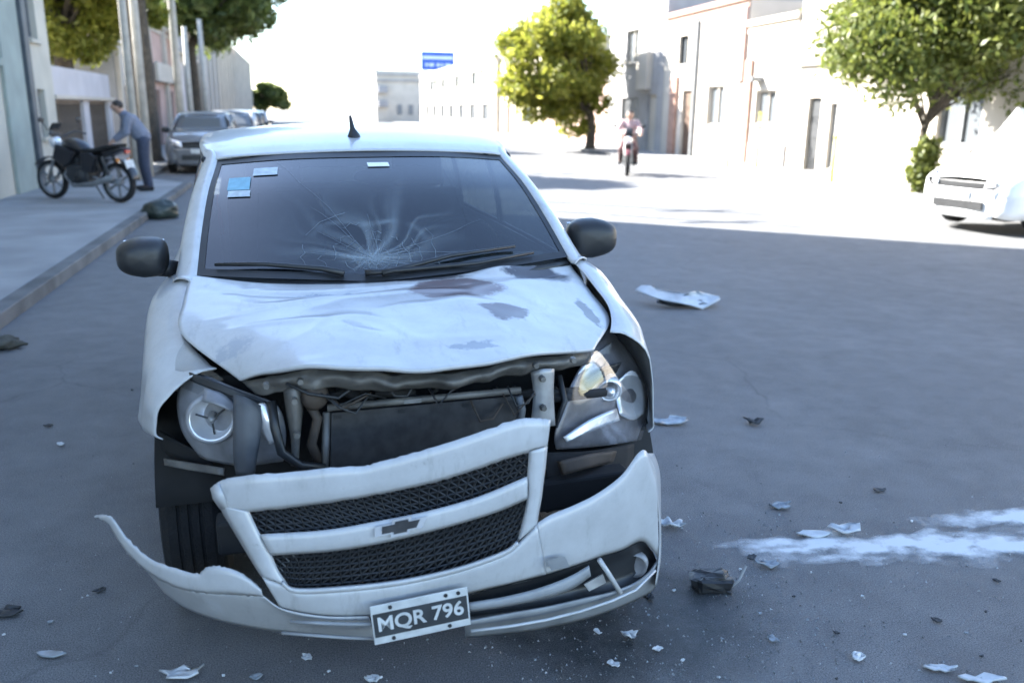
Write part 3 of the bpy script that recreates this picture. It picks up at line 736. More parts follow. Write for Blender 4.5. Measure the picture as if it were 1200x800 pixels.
# ---------------- front end behind the torn bumper
MB().bb((-.60, .50, .30), (.60, .62, .83)).bb((-.66, .62, .22), (.66, 1.05, .80)).build('engine_bay', DARKIN, car)
MB().bb((-.70, .95, .19), (.70, 3.8, .32)).build('floor_pan', DARKIN, car)
xg = patch([lrow([(284, 449, .40), (340, 436, .30), (400, 434, .25), (470, 438, .23), (540, 434, .24), (610, 421, .28), (692, 412, .40)]),
                 lrow([(290, 455, .37), (340, 446, .28), (400, 446, .22), (470, 450, .20), (540, 443, .21), (620, 430, .25), (694, 420, .38)]),
                 lrow([(300, 462, .37), (345, 456, .30), (400, 455, .26), (470, 457, .24), (540, 449, .25), (620, 437, .29), (690, 428, .38)])], 10, 90)
for r in xg:
    for p in r:
        p.y += .03 * noise.noise(Vector((p.x * 11, p.z * 20, 2))) + .012 * noise.noise(Vector((p.x * 30, p.z * 30, 7))); p.z += .012 * noise.noise(Vector((p.x * 14, p.z * 9, 4)))
MB().grid(xg).build('upper_crossmember', GREYB, car, smooth=True, solid=.006)
cb = MB(); rb = random.Random(11)
for k in range(14):        # crushed ducts and wiring hanging under the crossmember
    u = 350 + k * 23; v = 455 + rb.uniform(-2, 8)
    cb.tube([L(u, v, .34), L(u + rb.uniform(-12, 30), v + rb.uniform(4, 12), .31), L(u + rb.uniform(20, 70), v + rb.uniform(0, 14), .33)], rb.uniform(.006, .016), 6)
cb.build('wiring', DARKIN, car, smooth=True)
# radiator: core, fins, tanks
rTL, rTR, rBL, rBR = L(388, 482, .30), L(606, 462, .30), L(386, 575, .29), L(612, 560, .29)
rad = MB().grid([[rTL.lerp(rTR, j / 6).lerp(rBL.lerp(rBR, j / 6), i / 4) + Vector((0, .012, 0)) for j in range(7)] for i in range(5)]).build('radiator', RADM, car, solid=.03, off=-1)
fin0 = MB()
for i in range(20):
    t = (i + .5) / 20; a = rTL.lerp(rBL, t); b = rTR.lerp(rBR, t)
    fin0.tube([a, b], .0034, 4)
tag(fin0.build('fin', mat('fin_metal', (.10, .10, .105), .5, metal=.4, nscale=30, namt=.5), rad), kind='stuff')
MB().tube([rTL + Vector((-.01, 0, .012)), rTL.lerp(rTR, .5) + Vector((0, -.006, .014)), rTR + Vector((.01, 0, .012))], .011, 8).build('radiator_rail', GREYB, rad, smooth=True)
MB().tube([rTL + Vector((-.012, -.002, 0)), rBL + Vector((-.012, -.002, 0))], .012, 8).build('radiator_rail', GREYB, rad, smooth=True)
MB().box(rTL.lerp(rTR, .42) + Vector((0, -.012, .014)), (.05, .008, .012)).build('label_clip', ALU, rad)
# loose wires, bolts and clips over the front panel
for k in range(9):
    u0 = rb.uniform(300, 640); v0 = rb.uniform(448, 470); w0 = rb.uniform(25, 90)
    MB().tube([L(u0, v0, .27), L(u0 + w0 * .3, v0 + rb.uniform(8, 26), .25), L(u0 + w0 * .7, v0 + rb.uniform(2, 24), .25), L(u0 + w0, v0 + rb.uniform(-6, 10), .27)], rb.uniform(.0025, .005), 5).build('wire', (BLACKP, BROWN, DARKM)[k % 3], car, smooth=True)
for u, v in ((312, 452), (352, 447), (420, 444), (498, 447), (566, 437), (628, 428), (672, 422), (636, 444), (637, 478), (345, 470), (348, 510)):
    MB().lathe([(0, -.008), (.008, -.008), (.010, 0), (.010, .01)], L(u, v, .235), (0, 1, 0), 8).build('bolt', GREYB, car)
for u, v in ((395, 488), (470, 481), (545, 474), (598, 470)):
    MB().box(L(u, v, .285), (.022, .01, .012)).build('clip', BLACKP, rad)
MB().tube([L(318, 470, .30), L(322, 500, .27), L(330, 530, .26), L(352, 545, .27), L(380, 548, .28)], .013, 8).build('hose', BLACKP, car, smooth=True)
MB().tube([L(655, 440, .33), L(662, 470, .29), L(650, 500, .28)], .010, 8).build('hose', BLACKP, car, smooth=True)
# brackets
MB().grid(patch([lrow([(622, 436, .27), (636, 432, .255), (649, 432, .27)]), lrow([(625, 462, .265), (637, 460, .25), (648, 460, .265)]), lrow([(622, 500, .265), (636, 500, .25), (650, 498, .265)])], 10, 6)).build('bracket', ALU, car, smooth=True, solid=.006)
MB().tube([L(608, 464, .28), L(612, 480, .275), L(609, 500, .28)], .012, 8).build('hose', GREYM, car, smooth=True)
MB().grid(patch([lrow([(333, 458, .30), (345, 453, .27), (357, 458, .30)]), lrow([(336, 480, .29), (346, 478, .255), (354, 482, .29)]), lrow([(342, 520, .28), (347, 520, .27), (350, 522, .28)]), lrow([(342, 545, .28), (345, 546, .27), (349, 545, .28)])], 12, 6)).build('bracket', GREYB, car, smooth=True, solid=.006)
MB().lathe([(.0, -.02), (.035, -.018), (.04, .0), (.03, .02), (0, .02)], L(369, 464, .28), (0.2, -1, .1), 16).build('horn', BROWN, car, smooth=True)
MB().tube([L(361, 470, .30), L(372, 490, .28), L(365, 520, .29), L(376, 545, .30)], .014, 8).build('hose', BROWN, car, smooth=True)
MB().bb((-.62, .22, .40), (.60, .30, .50)).build('impact_beam', DARKIN, car, bevel=.01)
MB().grid(patch([lrow([(640, 530, .28), (690, 528, .33), (742, 520, .44)]), lrow([(640, 560, .25), (690, 552, .30), (740, 540, .42)]), lrow([(640, 600, .25), (690, 582, .28), (735, 560, .40)])], 8, 10)).build('inner_liner', DARKIN, car, smooth=True, solid=.01)
MB().grid(patch([lrow([(655, 540, .22), (690, 532, .27), (720, 528, .34)]), lrow([(660, 556, .21), (690, 548, .25), (716, 540, .33)])], 4, 8)).build('foam_absorber', BROWN, car, smooth=True, solid=.02)

# ---------------- left head lamp: lens gone, bowl and broken housing
lh = MB().grid(patch([lrow([(214, 440, .50), (240, 440, .44), (270, 452, .40), (300, 464, .38)]), lrow([(208, 470, .48), (235, 470, .43), (275, 480, .38), (325, 475, .34)]),
                      lrow([(214, 505, .47), (240, 515, .43), (280, 520, .37), (335, 505, .33)]), lrow([(235, 535, .46), (250, 540, .43), (285, 545, .38), (332, 540, .34)])], 14, 18)).build('headlamp_housing', SMOKE, car, smooth=True, solid=.006)
hc = L(248, 491, .375)
MB().lathe([(.006, .05), (.025, .045), (.045, .026), (.056, .002), (.059, -.008), (.062, -.004), (.062, .03)], hc, (.10, 1, -.22), 28).build('reflector_bowl', CHROME, lh, smooth=True)
MB().lathe([(.0, -.012), (.010, -.01), (.013, .02), (.012, .05)], hc, (.10, 1, .08), 12).build('bulb', ALU, lh, smooth=True)
for q in range(3): MB().tube([hc + Vector((.045 * math.cos(q * 2.1 + .6), .0, .045 * math.sin(q * 2.1 + .6))), hc + Vector((0, .0, 0))], .003, 5).build('bulb_stay', BLACKP, lh)
MB().lathe([(.058, -.010), (.066, -.014), (.072, .0), (.066, .03)], hc, (.10, 1, -.12), 28).build('bowl_rim', SMOKE, lh, smooth=True)
MB().grid(patch([lrow([(274, 462, .31), (290, 466, .29), (306, 476, .30)]), lrow([(274, 500, .29), (290, 500, .27), (306, 505, .28)]), lrow([(274, 535, .28), (290, 536, .26), (301, 535, .27)]), lrow([(277, 556, .27), (288, 557, .26), (298, 556, .27)])], 10, 6)).build('broken_panel', mat('slate_plastic', (.085, .09, .10), .55, nscale=12, namt=.35), lh, smooth=True, solid=.006)
MB().grid(patch([lrow([(296, 476, .31), (308, 472, .30), (318, 478, .31)]), lrow([(304, 500, .30), (314, 492, .28), (324, 500, .30)]), lrow([(316, 522, .30), (322, 518, .28), (330, 526, .30)])], 10, 6)).build('small_reflector', CHROME, lh, smooth=True, solid=.003)
MB().grid(patch([lrow([(240, 455, .38), (262, 462, .36), (280, 480, .34)]), lrow([(237, 470, .35), (256, 475, .33), (270, 482, .33)])], 4, 8)).build('broken_lens_shard', SMOKE, lh, smooth=True, solid=.004)
MB().grid(patch([lrow([(222, 436, .435), (250, 446, .39), (280, 458, .355), (312, 470, .33)]), lrow([(224, 446, .43), (248, 456, .385), (278, 467, .35), (314, 478, .325)])], 4, 14)).build('lamp_brow', BLACKP, lh, smooth=True, solid=.005)
MB().grid(patch([lrow([(216, 400, .50), (236, 424, .44), (262, 444, .40)]), lrow([(206, 420, .50), (222, 436, .45), (246, 452, .41)]), lrow([(206, 450, .49), (216, 455, .46), (232, 462, .43)])], 8, 8)).build('headlamp_corner_lens', LENS, lh, smooth=True)
MB().grid(patch([lrow([(193, 537, .54), (225, 542, .44), (262, 548, .36)]), lrow([(194, 545, .53), (225, 551, .43), (262, 557, .35)])], 4, 10)).build('bumper_bracket', GREYB, car, smooth=True, solid=.008)
MB().grid(patch([lrow([(188, 505, .60), (215, 520, .52), (245, 535, .46)]), lrow([(190, 530, .60), (215, 538, .52), (250, 545, .46)])], 4, 8)).build('arch_liner', DARKIN, car, smooth=True, solid=.006)
MB().bb((-.58, .56, .22), (-.40, .66, .66)).build('inner_liner', DARKIN, car, bevel=.03)

# ---------------- right head lamp: scuffed lens still in place
lens_rows = [[(692, 413, .36), (702, 400, .45), (714, 386, .58)], [(672, 445, .30), (712, 430, .40), (741, 420, .57)], [(658, 480, .26), (708, 465, .35), (756, 452, .53)], [(650, 510, .24), (704, 502, .33), (758, 488, .50)], [(652, 526, .25), (706, 522, .34), (752, 515, .47)]]
rh = MB().grid(patch([lrow([(u, v, y + .055) for u, v, y in r]) for r in lens_rows], 18, 14)).build('headlamp_housing', mat('lamp_silver_grey', (.42, .40, .42), .30, metal=.4, nscale=7, namt=.6, bump=.35, bscale=9, detail=6), car, smooth=True, solid=.006)
pc = L(714, 456, .40)
MB().lathe([(.0, .02), (.018, .012), (.026, .0), (.030, -.012), (.036, -.016), (.040, -.008), (.040, .04)], pc, (.25, 1, .12), 28).build('projector_ring', CHROME, rh, smooth=True)
MB().ball(pc + Vector((0.001, -.002, -.008)), .019).build('projector_glass', CHROME, rh, smooth=True)
MB().grid(patch([lrow([(684, 447, .36), (706, 432, .40), (728, 424, .47)]), lrow([(690, 458, .37), (702, 446, .40), (722, 436, .46)])], 4, 8)).build('lamp_brow', BLACKP, rh, smooth=True, solid=.005)
MB().grid(patch([lrow([(726, 444, .44), (741, 434, .50), (753, 448, .55)]), lrow([(722, 464, .44), (741, 462, .52), (755, 468, .53)]), lrow([(726, 486, .41), (742, 492, .46), (754, 484, .50)])], 8, 8)).build('indicator_bowl', CHROME, rh, smooth=True, solid=.003)
MB().grid(patch([lrow([(660, 512, .275), (690, 492, .32), (722, 478, .39)]), lrow([(664, 519, .27), (694, 505, .315), (726, 492, .39)])], 4, 10)).build('reflector_strip', CHROME, rh, smooth=True, solid=.003)
MB().grid(patch([lrow([(690, 418, .41), (704, 410, .46), (718, 400, .55)]), lrow([(676, 440, .36), (694, 432, .41), (712, 424, .47)])], 4, 8)).build('reflector_strip', CHROME, rh, smooth=True, solid=.003)
MB().grid(patch([lrow(r) for r in lens_rows], 18, 14), True).build('lamp_lens', LENS, rh, smooth=True)

# ---------------- torn bumper with the grille frame
def pline(pts, n):
    P = [Vector((p[0], p[1], 0)) for p in pts]
    return [cr1(P, i / n) for i in range(n + 1)]
def strip(mb, A, Bp, n=40, m=8, bulge=0.02, dyA=0.0, dyB=0.0, rag=0.0):
    a, b = pline(A, n), pline(Bp, n); g = []
    for k in range(m + 1):
        t = k / m; row = []
        for i in range(n + 1):
            q = a[i].lerp(b[i], t)
            if rag and k in (0, m): q = q + Vector((noise.noise(Vector((i * .9, k, 3))), noise.noise(Vector((i * 1.1, k, 9))), 0)) * rag
            row.append(B(q.x, q.y, dyA + (dyB - dyA) * t - bulge * (1 - abs(2 * t - 1) ** 4)))
        g.append(row)
    mb.grid(g); return mb
skin = MB()
# lower centre, left lower band, right wing
strip(skin, [(306, 674), (333, 684), (350, 692), (420, 688), (480, 680), (540, 666), (590, 648), (607, 636), (629, 613)],
            [(330, 713), (352, 718), (385, 722), (430, 722), (485, 712), (530, 700), (570, 690), (600, 684), (640, 674)], 60, 10, .014, 0, .02)
strip(skin, [(165, 660), (205, 685), (245, 693), (285, 694), (306, 697), (330, 713), (380, 722), (432, 722)],
            [(193, 694), (218, 712), (258, 727), (305, 737), (350, 742), (395, 745), (420, 747), (442, 749)], 50, 10, .012, 0, .13)
strip(skin, [(629, 613), (645, 603), (672, 592), (700, 578), (728, 557), (748, 531), (758, 530), (769, 560)],
            [(640, 674), (660, 668), (685, 660), (704, 653), (730, 645), (750, 635), (761, 640), (772, 655)], 60, 12, .014, 0, .02)
strip(skin, [(756, 531), (764, 545), (768, 560), (770, 585), (773, 620), (772, 655), (768, 685)], [(766, 531)] + [(771, 545), (773.5, 560), (774, 585), (774.5, 620), (774, 655), (769, 686)], 20, 4, 0, 0, .10)
bump = skin.build('front_bumper', PAINT, car, smooth=True, solid=.003)
wing = strip(MB(), [(115, 604), (131, 606), (150, 631), (178, 655), (205, 665), (232, 672), (243, 664), (262, 664), (286, 673), (306, 690)],
             [(117, 608), (127, 614), (145, 642), (171, 668), (205, 687), (232, 693), (250, 695), (270, 696), (290, 697), (308, 698)], 60, 6, .008, rag=2.2)
wing.build('torn_bumper_end', PAINT, bump, smooth=True, solid=.003)
MB().tube([B(112, 605), B(120, 604, .01), B(131, 607)], .004, 6).build('torn_clip', PAINT, bump)
fr = MB()
strip(fr, [(247, 572), (262, 562), (290, 557), (340, 553), (400, 547), (427, 546), (445, 541), (480, 532), (540, 514), (600, 493), (624, 490), (645, 492)],
          [(257, 592), (272, 598), (292, 599), (340, 594), (400, 586), (435, 580), (470, 573), (510, 564), (550, 552), (590, 538), (620, 529), (641, 523)], 70, 8, .009, rag=1.6)
strip(fr, [(620, 529), (619, 545), (618, 558), (618, 584), (612, 612), (606, 635)], [(641, 523), (639, 545), (637, 560), (634, 584), (631, 600), (629, 613)], 24, 4, .010)
strip(fr, [(292, 599), (298, 612), (305, 626), (318, 650), (326, 668), (338, 686)], [(257, 592), (264, 605), (272, 618), (288, 645), (297, 660), (306, 674)], 24, 4, .010)
strip(fr, [(305, 626), (380, 621), (440, 611), (500, 599), (560, 582), (618, 558)], [(318, 650), (390, 645), (450, 635), (520, 618), (580, 600), (618, 584)], 50, 6, .008)
strip(fr, [(330, 680), (350, 689), (420, 685), (480, 677), (540, 663), (590, 645), (606, 633)], [(331, 686), (350, 695), (420, 691), (480, 683), (540, 669), (590, 651), (608, 638)], 40, 3, .008, -.006, -.006)
frame = fr.build('grille_frame', PAINT, bump, smooth=True, solid=.004)
# torn flap at the left end
MB().grid([[B(247, 572, -.004), B(256, 566, -.01)], [B(250, 584, -.012), B(262, 580, -.02)], [B(258, 596, -.004), B(268, 596, -.008)]]).build('torn_flap', PAINT, bump, smooth=True, solid=.004)
# black meshes behind the two openings (hexagonal-looking lattice of bars)
def lattice(poly_top, poly_bot, n, rows, name):
    a, b = pline(poly_top, n), pline(poly_bot, n); mb = MB()
    for r in range(1, rows):
        t = r / rows; mb.tube([B(*a[i].lerp(b[i], t).xy, .026) for i in range(0, n + 1, 2)], .0028, 4)
    for i in range(0, n, 1):
        for r in range(rows):
            p = a[i].lerp(b[i], r / rows); q = a[i + 1].lerp(b[i + 1], (r + 1) / rows)
            if (i + r) % 2: p, q = a[i + 1].lerp(b[i + 1], r / rows), a[i].lerp(b[i], (r + 1) / rows)
            mb.tube([B(p.x, p.y, .026), B(q.x, q.y, .026)], .0026, 4, False)
    o = tag(mb.build(name, BLACKP, bump), kind='stuff')
    bk = MB(); strip(bk, poly_top, poly_bot, 30, 4, 0, .045, .045); bk.build('grille_backing', DARKIN, bump, smooth=True)
    return o
lattice([(286, 596), (340, 592), (400, 584), (470, 571), (550, 550), (624, 526)], [(302, 630), (380, 624), (440, 614), (500, 602), (560, 585), (622, 560)], 64, 5, 'grille_mesh')
lattice([(314, 648), (390, 643), (450, 633), (520, 616), (580, 598), (622, 582)], [(335, 686), (350, 692), (420, 688), (480, 680), (560, 657), (610, 634)], 60, 7, 'grille_mesh')
# bow-tie badge on the middle bar
ec = Vector((470, 617, 0))
def em(du, dv, dy): 
    s_ = -0.20
    return B(ec.x + du, ec.y + dv + s_ * du, dy)
bow = [(-31, -6), (-10, -6), (-10, -10), (12, -10), (12, -6), (31, -6), (25, 6), (10, 6), (10, 10), (-12, 10), (-12, 6), (-31, 6)]
def badge(sc, d0, d1): return MB().prism(bow, d0, d1, lambda a, b, h: em(a * sc, b * sc, h))
bo = badge(1.0, -.012, -.019).build('badge', mat('badge_chrome', (.85, .85, .87), .2, metal=.5, nscale=20, namt=.1), bump)
badge(.72, -.0185, -.021).build('badge_centre', mat('badge_grey', (.10, .10, .105), .35, metal=.4, nscale=20, namt=.4), bo)
# lower right recess, fog lamp, lip
rec = MB(); strip(rec, [(540, 700), (600, 683), (640, 673), (675, 662), (704, 652), (730, 644), (752, 634), (765, 646)], [(540, 724), (600, 716), (640, 710), (680, 701), (715, 693), (740, 684), (758, 672), (771, 660)], 40, 6, -.03, .012, .02)
rec.build('fog_lamp_recess', BLACKP, bump, smooth=True)
sl = MB(); strip(sl, [(548, 706), (590, 699), (630, 689), (665, 676), (690, 662)], [(548, 716), (590, 710), (630, 702), (668, 690), (692, 674)], 30, 3, .006, .01, .01)
sl.build('intake_blade', SILV, bump, smooth=True, solid=.005)
MB().tube([B(702, 655, .004), B(714, 673, .0), B(727, 694, .0)], .0075, 8).build('fog_lamp_strut', PAINT, bump, smooth=True)
MB().grid([[B(684, 684, .02), B(706, 672, .02)], [B(690, 692, .016), B(710, 682, .016)]]).build('fog_lamp_trim', ALU, bump, solid=.005)
MB().lathe([(0, .0), (.028, .004), (.036, -.01), (.04, .02)], B(744, 662, .045), (.5, 1, 0), 18).build('fog_lamp', SMOKE, bump, smooth=True)
lip = MB()
strip(lip, [(545, 728), (600, 718), (640, 711), (680, 702), (715, 694), (742, 684), (760, 671), (772, 655)], [(545, 746), (600, 741), (640, 735), (680, 726), (718, 714), (745, 702), (760, 694), (769, 684)], 50, 6, .008, 0.01, .09)
lip.build('bumper_lip', SILV, bump, smooth=True, solid=.006)
MB().tube([B(u, v, -.012) for u, v in ((552, 739), (600, 733), (640, 726), (680, 716), (716, 704), (745, 691), (768, 668))], .0045, 6).build('lip_edge', PAINT, bump, smooth=True)
MB().tube([B(u, v, -.020) for u, v in ((340, 728), (380, 730), (410, 731), (436, 731))], .005, 6).build('lip_edge', SILV, bump, smooth=True)
MB().tube([B(u, v, -.006) for u, v in ((330, 741), (380, 745), (410, 747), (440, 748))], .0045, 6).build('lip_edge', SILV, bump, smooth=True)
MB().grid([[B(640, 655, -.024), B(662, 652, -.026)], [B(646, 668, -.02), B(668, 664, -.022)]]).build('scuff', SILV, bump)

# ---------------- licence plate
pTL, pTR, pBR, pBL = B(432, 711, -.035), B(546, 687, -.035), B(553, 731, -.035), B(440, 755, -.035)
px = (pTR - pTL + pBR - pBL).normalized(); pyv = (pTL - pBL + pTR - pBR); pyv = (pyv - px * pyv.dot(px)).normalized(); pz = px.cross(pyv)
PWD = ((pTR - pTL).length + (pBR - pBL).length) / 2; PHT = ((pTL - pBL).length + (pTR - pBR).length) / 2
PC = (pTL + pTR + pBR + pBL) / 4
PM = Matrix.Translation(PC) @ Matrix((px, pyv, pz)).transposed().to_4x4()
def on_plate(mb): mb.v = [tuple(PM @ Vector(v)) for v in mb.v]; return mb
plate = on_plate(MB().box((0, 0, 0), (PWD, PHT, .004))).build('licence_plate', PLW, car, bevel=.002)
on_plate(MB().box((0, -.001, .0026), (PWD * .965, PHT * .60, .0015))).build('plate_field', PLB, plate)
tm = text_mesh('MQR 796', PHT * .56)
xs_ = [v.co.x for v in tm.vertices]; k_ = PWD * .88 / (max(xs_) - min(xs_)); ys_ = [v.co.y for v in tm.vertices]; ky_ = PHT * .44 / (max(ys_) - min(ys_)); cy_ = (max(ys_) + min(ys_)) / 2; cx_ = (max(xs_) + min(xs_)) / 2
for v in tm.vertices: v.co = PM @ Vector(((v.co.x - cx_) * k_, (v.co.y - cy_) * ky_ - .001, v.co.z + .0045))
tm.materials.clear(); tm.materials.append(PLW); tm.name = 'plate_lettering'
lo_ = bpy.data.objects.new('plate_lettering', tm); C.objects.link(lo_); lo_.parent = plate
for x, y in ((-.30, .40), (.27, .40), (.40, .40), (-.30, -.40), (.28, -.40)):
    on_plate(MB().lathe([(0, .005), (PHT * .045, .005), (PHT * .05, .0)], (x * PWD, y * PHT, 0), (0, 0, 1), 10)).build('plate_screw', DARKM, plate)

# ---------------- mirrors
for sx, (u0, v0, u1, v1, yy) in ((-1, (136, 277, 200, 325, 1.22)), (1, (664, 255, 721, 302, 1.25))) if False else ((-1, (136, 277, 199, 325, 1.22)), (1, (665, 255, 721, 302, 1.25))):
    c0_ = L((u0 + u1) / 2, (v0 + v1) / 2, yy); hw = abs(L(u1, v0, yy).x - L(u0, v0, yy).x) / 2; hh = abs(L(u0, v0, yy).z - L(u0, v1, yy).z) / 2
    g = []
    for i in range(15):
        a = math.pi * i / 14
        row = []
        for j in range(25):
            t = 2 * math.pi * j / 24
            ca, sa = math.cos(t), math.sin(t)
            e = .62
            x = math.copysign(abs(ca) ** e, ca); z = math.copysign(abs(sa) ** e, sa)
            k = math.sin(a) ** .55
            taper = 1 - .22 * (sx * x > 0) * abs(x)
            row.append(c0_ + Vector((x * hw * k, -math.cos(a) * .075, z * hh * k * taper)))
        g.append(row)
    mo = MB().grid(g).build('door_mirror', BLACKP, car, smooth=True)
    MB().bb((c0_.x - hw * .8, c0_.y + .070, c0_.z - hh * .7), (c0_.x + hw * .8, c0_.y + .078, c0_.z + hh * .7)).build('mirror_glass', CHROME, mo, bevel=.004)
    MB().tube([c0_ - Vector((sx * hw * .5, 0, hh * .5)), Vector((sx * .735, 1.24, 1.02))], [.035, .03], 10).build('mirror_arm', BLACKP, mo, smooth=True)
    MB().prism([(1.10, 1.0), (1.30, 1.005), (1.30, 1.10)], 0, .012, lambda a, b, h: Vector((sx * (.735 + h - (b - 1.0) * .3), a, b))).build('mirror_mount', BLACKP, mo)

# ---------------- wheels
def make_wheel(parent, loc, sx, r=.305, w=.185, name='wheel'):
    """wheel with its axle along X; parts: tyre with grooved tread, rim, hub, spokes"""
    wo_ = bpy.data.objects.new(name, None); C.objects.link(wo_); wo_.parent = parent; wo_.location = loc; wo_.empty_display_size = .1
    h = w / 2; rr = r * .66
    prof = [(rr, -h * .82), (r * .86, -h), (r * .95, -h * .92), (r, -h * .70), (r, -h * .42), (r - .008, -h * .40), (r - .008, -h * .30), (r, -h * .28), (r, -.006), (r - .008, -.004), (r - .008, .004), (r, .006), (r, h * .28), (r - .008, h * .30), (r - .008, h * .40), (r, h * .42), (r, h * .70), (r * .95, h * .92), (r * .86, h), (rr, h * .82), (rr, -h * .82)]
    MB().lathe(prof, (0, 0, 0), (1, 0, 0), 40).build('tyre', BLACKR, wo_, smooth=False)
    MB().lathe([(rr, -h * .8), (rr, h * .8), (rr * .9, h * .82), (rr * .86, h * .6), (rr * .86, -h * .8), (rr, -h * .8)], (0, 0, 0), (1, 0, 0), 32).build('rim', SILV, wo_, smooth=True)
    MB().lathe([(0, h * .62), (.05, h * .62), (.06, h * .45), (rr * .86, h * .1), (rr * .86, -h * .1), (0, -h * .1)] if sx > 0 else [(0, -h * .62), (.05, -h * .62), (.06, -h * .45), (rr * .86, -h * .1), (rr * .86, h * .1), (0, h * .1)], (0, 0, 0), (1, 0, 0), 24).build('hub', DARKM, wo_, smooth=True)
    s0 = None
    for k in range(5):
        if s0 is None:
            s0 = MB().bb((sx * h * .48, -.028, .03), (sx * h * .70, .028, rr * .9)).build('spoke', SILV, wo_, bevel=.008)
        else:
            c_ = s0.copy(); C.objects.link(c_); c_.rotation_euler = (2 * math.pi * k / 5, 0, 0)
    return wo_
for sx in (-1, 1):
    make_wheel(car, (sx * .715, FWY, WZ), sx)
    make_wheel(car, (sx * .725, RWY, WZ), sx)
    for yy in (FWY, RWY):   # arch liners
        MB().grid([[Vector((sx * x, yy + .37 * math.cos(a), WZ + .37 * math.sin(a))) for x in (.55, .80)] for a in [math.pi * q / 16 for q in range(15 if yy == FWY and sx < 0 else 17)]]).build('arch_liner', DARKIN, car, smooth=True, solid=.004)

# ---------------- cabin
MB().grid(patch([[Vector((-.66, .95, .98)), Vector((0, .86, .985)), Vector((.66, .95, .98))], [Vector((-.68, 1.30, 1.0)), Vector((0, 1.25, 1.02)), Vector((.68, 1.30, 1.0))], [Vector((-.68, 1.48, .95)), Vector((0, 1.45, .95)), Vector((.68, 1.48, .95))], [Vector((-.68, 1.42, .70)), Vector((0, 1.40, .70)), Vector((.68, 1.42, .70))]], 14, 16)).build('dashboard', BLACKP, car, smooth=True, solid=.01)
for x in (-.36, .36):
    st = MB().box((x, 2.02, .52), (.48, .52, .16)).build('front_seat', FABRIC, car, bevel=.05)
    MB().box((x, 2.36, .86), (.46, .14, .66), rot=Matrix.Rotation(-.2, 3, 'X')).build('seat_back', FABRIC, st, bevel=.05)
    MB().box((x, 2.46, 1.27), (.26, .09, .17), rot=Matrix.Rotation(-.15, 3, 'X')).build('head_rest', FABRIC, st, bevel=.035)
MB().box((0, 3.0, .52), (1.2, .5, .18)).box((0, 3.3, .85), (1.2, .14, .6), rot=Matrix.Rotation(-.2, 3, 'X')).build('rear_bench', FABRIC, car, bevel=.04)
MB().tube([Vector((.36 + .185 * math.cos(t), 1.60 - .10 * math.sin(t), .98 + .155 * math.sin(t))) for t in [2 * math.pi * k / 24 for k in range(25)]], .014, 8).build('steering_wheel', BLACKP, car, smooth=True)
MB().bb((-.70, 1.24, .30), (-.69, 3.6, .98)).bb((.69, 1.24, .30), (.70, 3.6, .98)).build('door_lining', DARKIN, car)

# ---------------- tail
tail = []
for z, xe, y, yc in ((1.375, .595, 3.70, 3.745), (1.30, .62, 3.755, 3.80), (1.05, .68, 3.86, 3.92), (.92, .70, 3.90, 3.965), (.70, .70, 3.92, 3.985), (.52, .70, 3.93, 4.0), (.28, .68, 3.92, 3.99)):
    tail.append([Vector((-xe, y, z)), Vector((-xe * .5, (y + 2 * yc) / 3, z + .004)), Vector((0, yc, z + .006)), Vector((xe * .5, (y + 2 * yc) / 3, z + .004)), Vector((xe, y, z))])
gt = patch(tail, 36, 24)
tg = MB().grid(gt, True).build('tailgate', PAINT, car, smooth=True, solid=.006)
MB().grid([[p + Vector((0, .008, 0)) for p in r[3:22]] for r in gt[5:12]], True).build('rear_window', mat('rear_glass_black', (.02, .022, .025), .06), tg, smooth=True)
for sx in (-1, 1):
    MB().grid([[Vector((sx * (.60 + .10 * i / 3), 3.97 - .09 * (i / 3) ** 2, .78 + .26 * j / 4)) for j in range(5)] for i in range(4)]).build('tail_lamp', REDL, tg, smooth=True, solid=.012)
MB().grid([[Vector((x, 4.03 - .10 * (x / .7) ** 2, z)) for x in [-.7 + 1.4 * k / 14 for k in range(15)]] for z in (.25, .32, .45, .55)]).build('rear_bumper', PAINT, car, smooth=True, solid=.02)
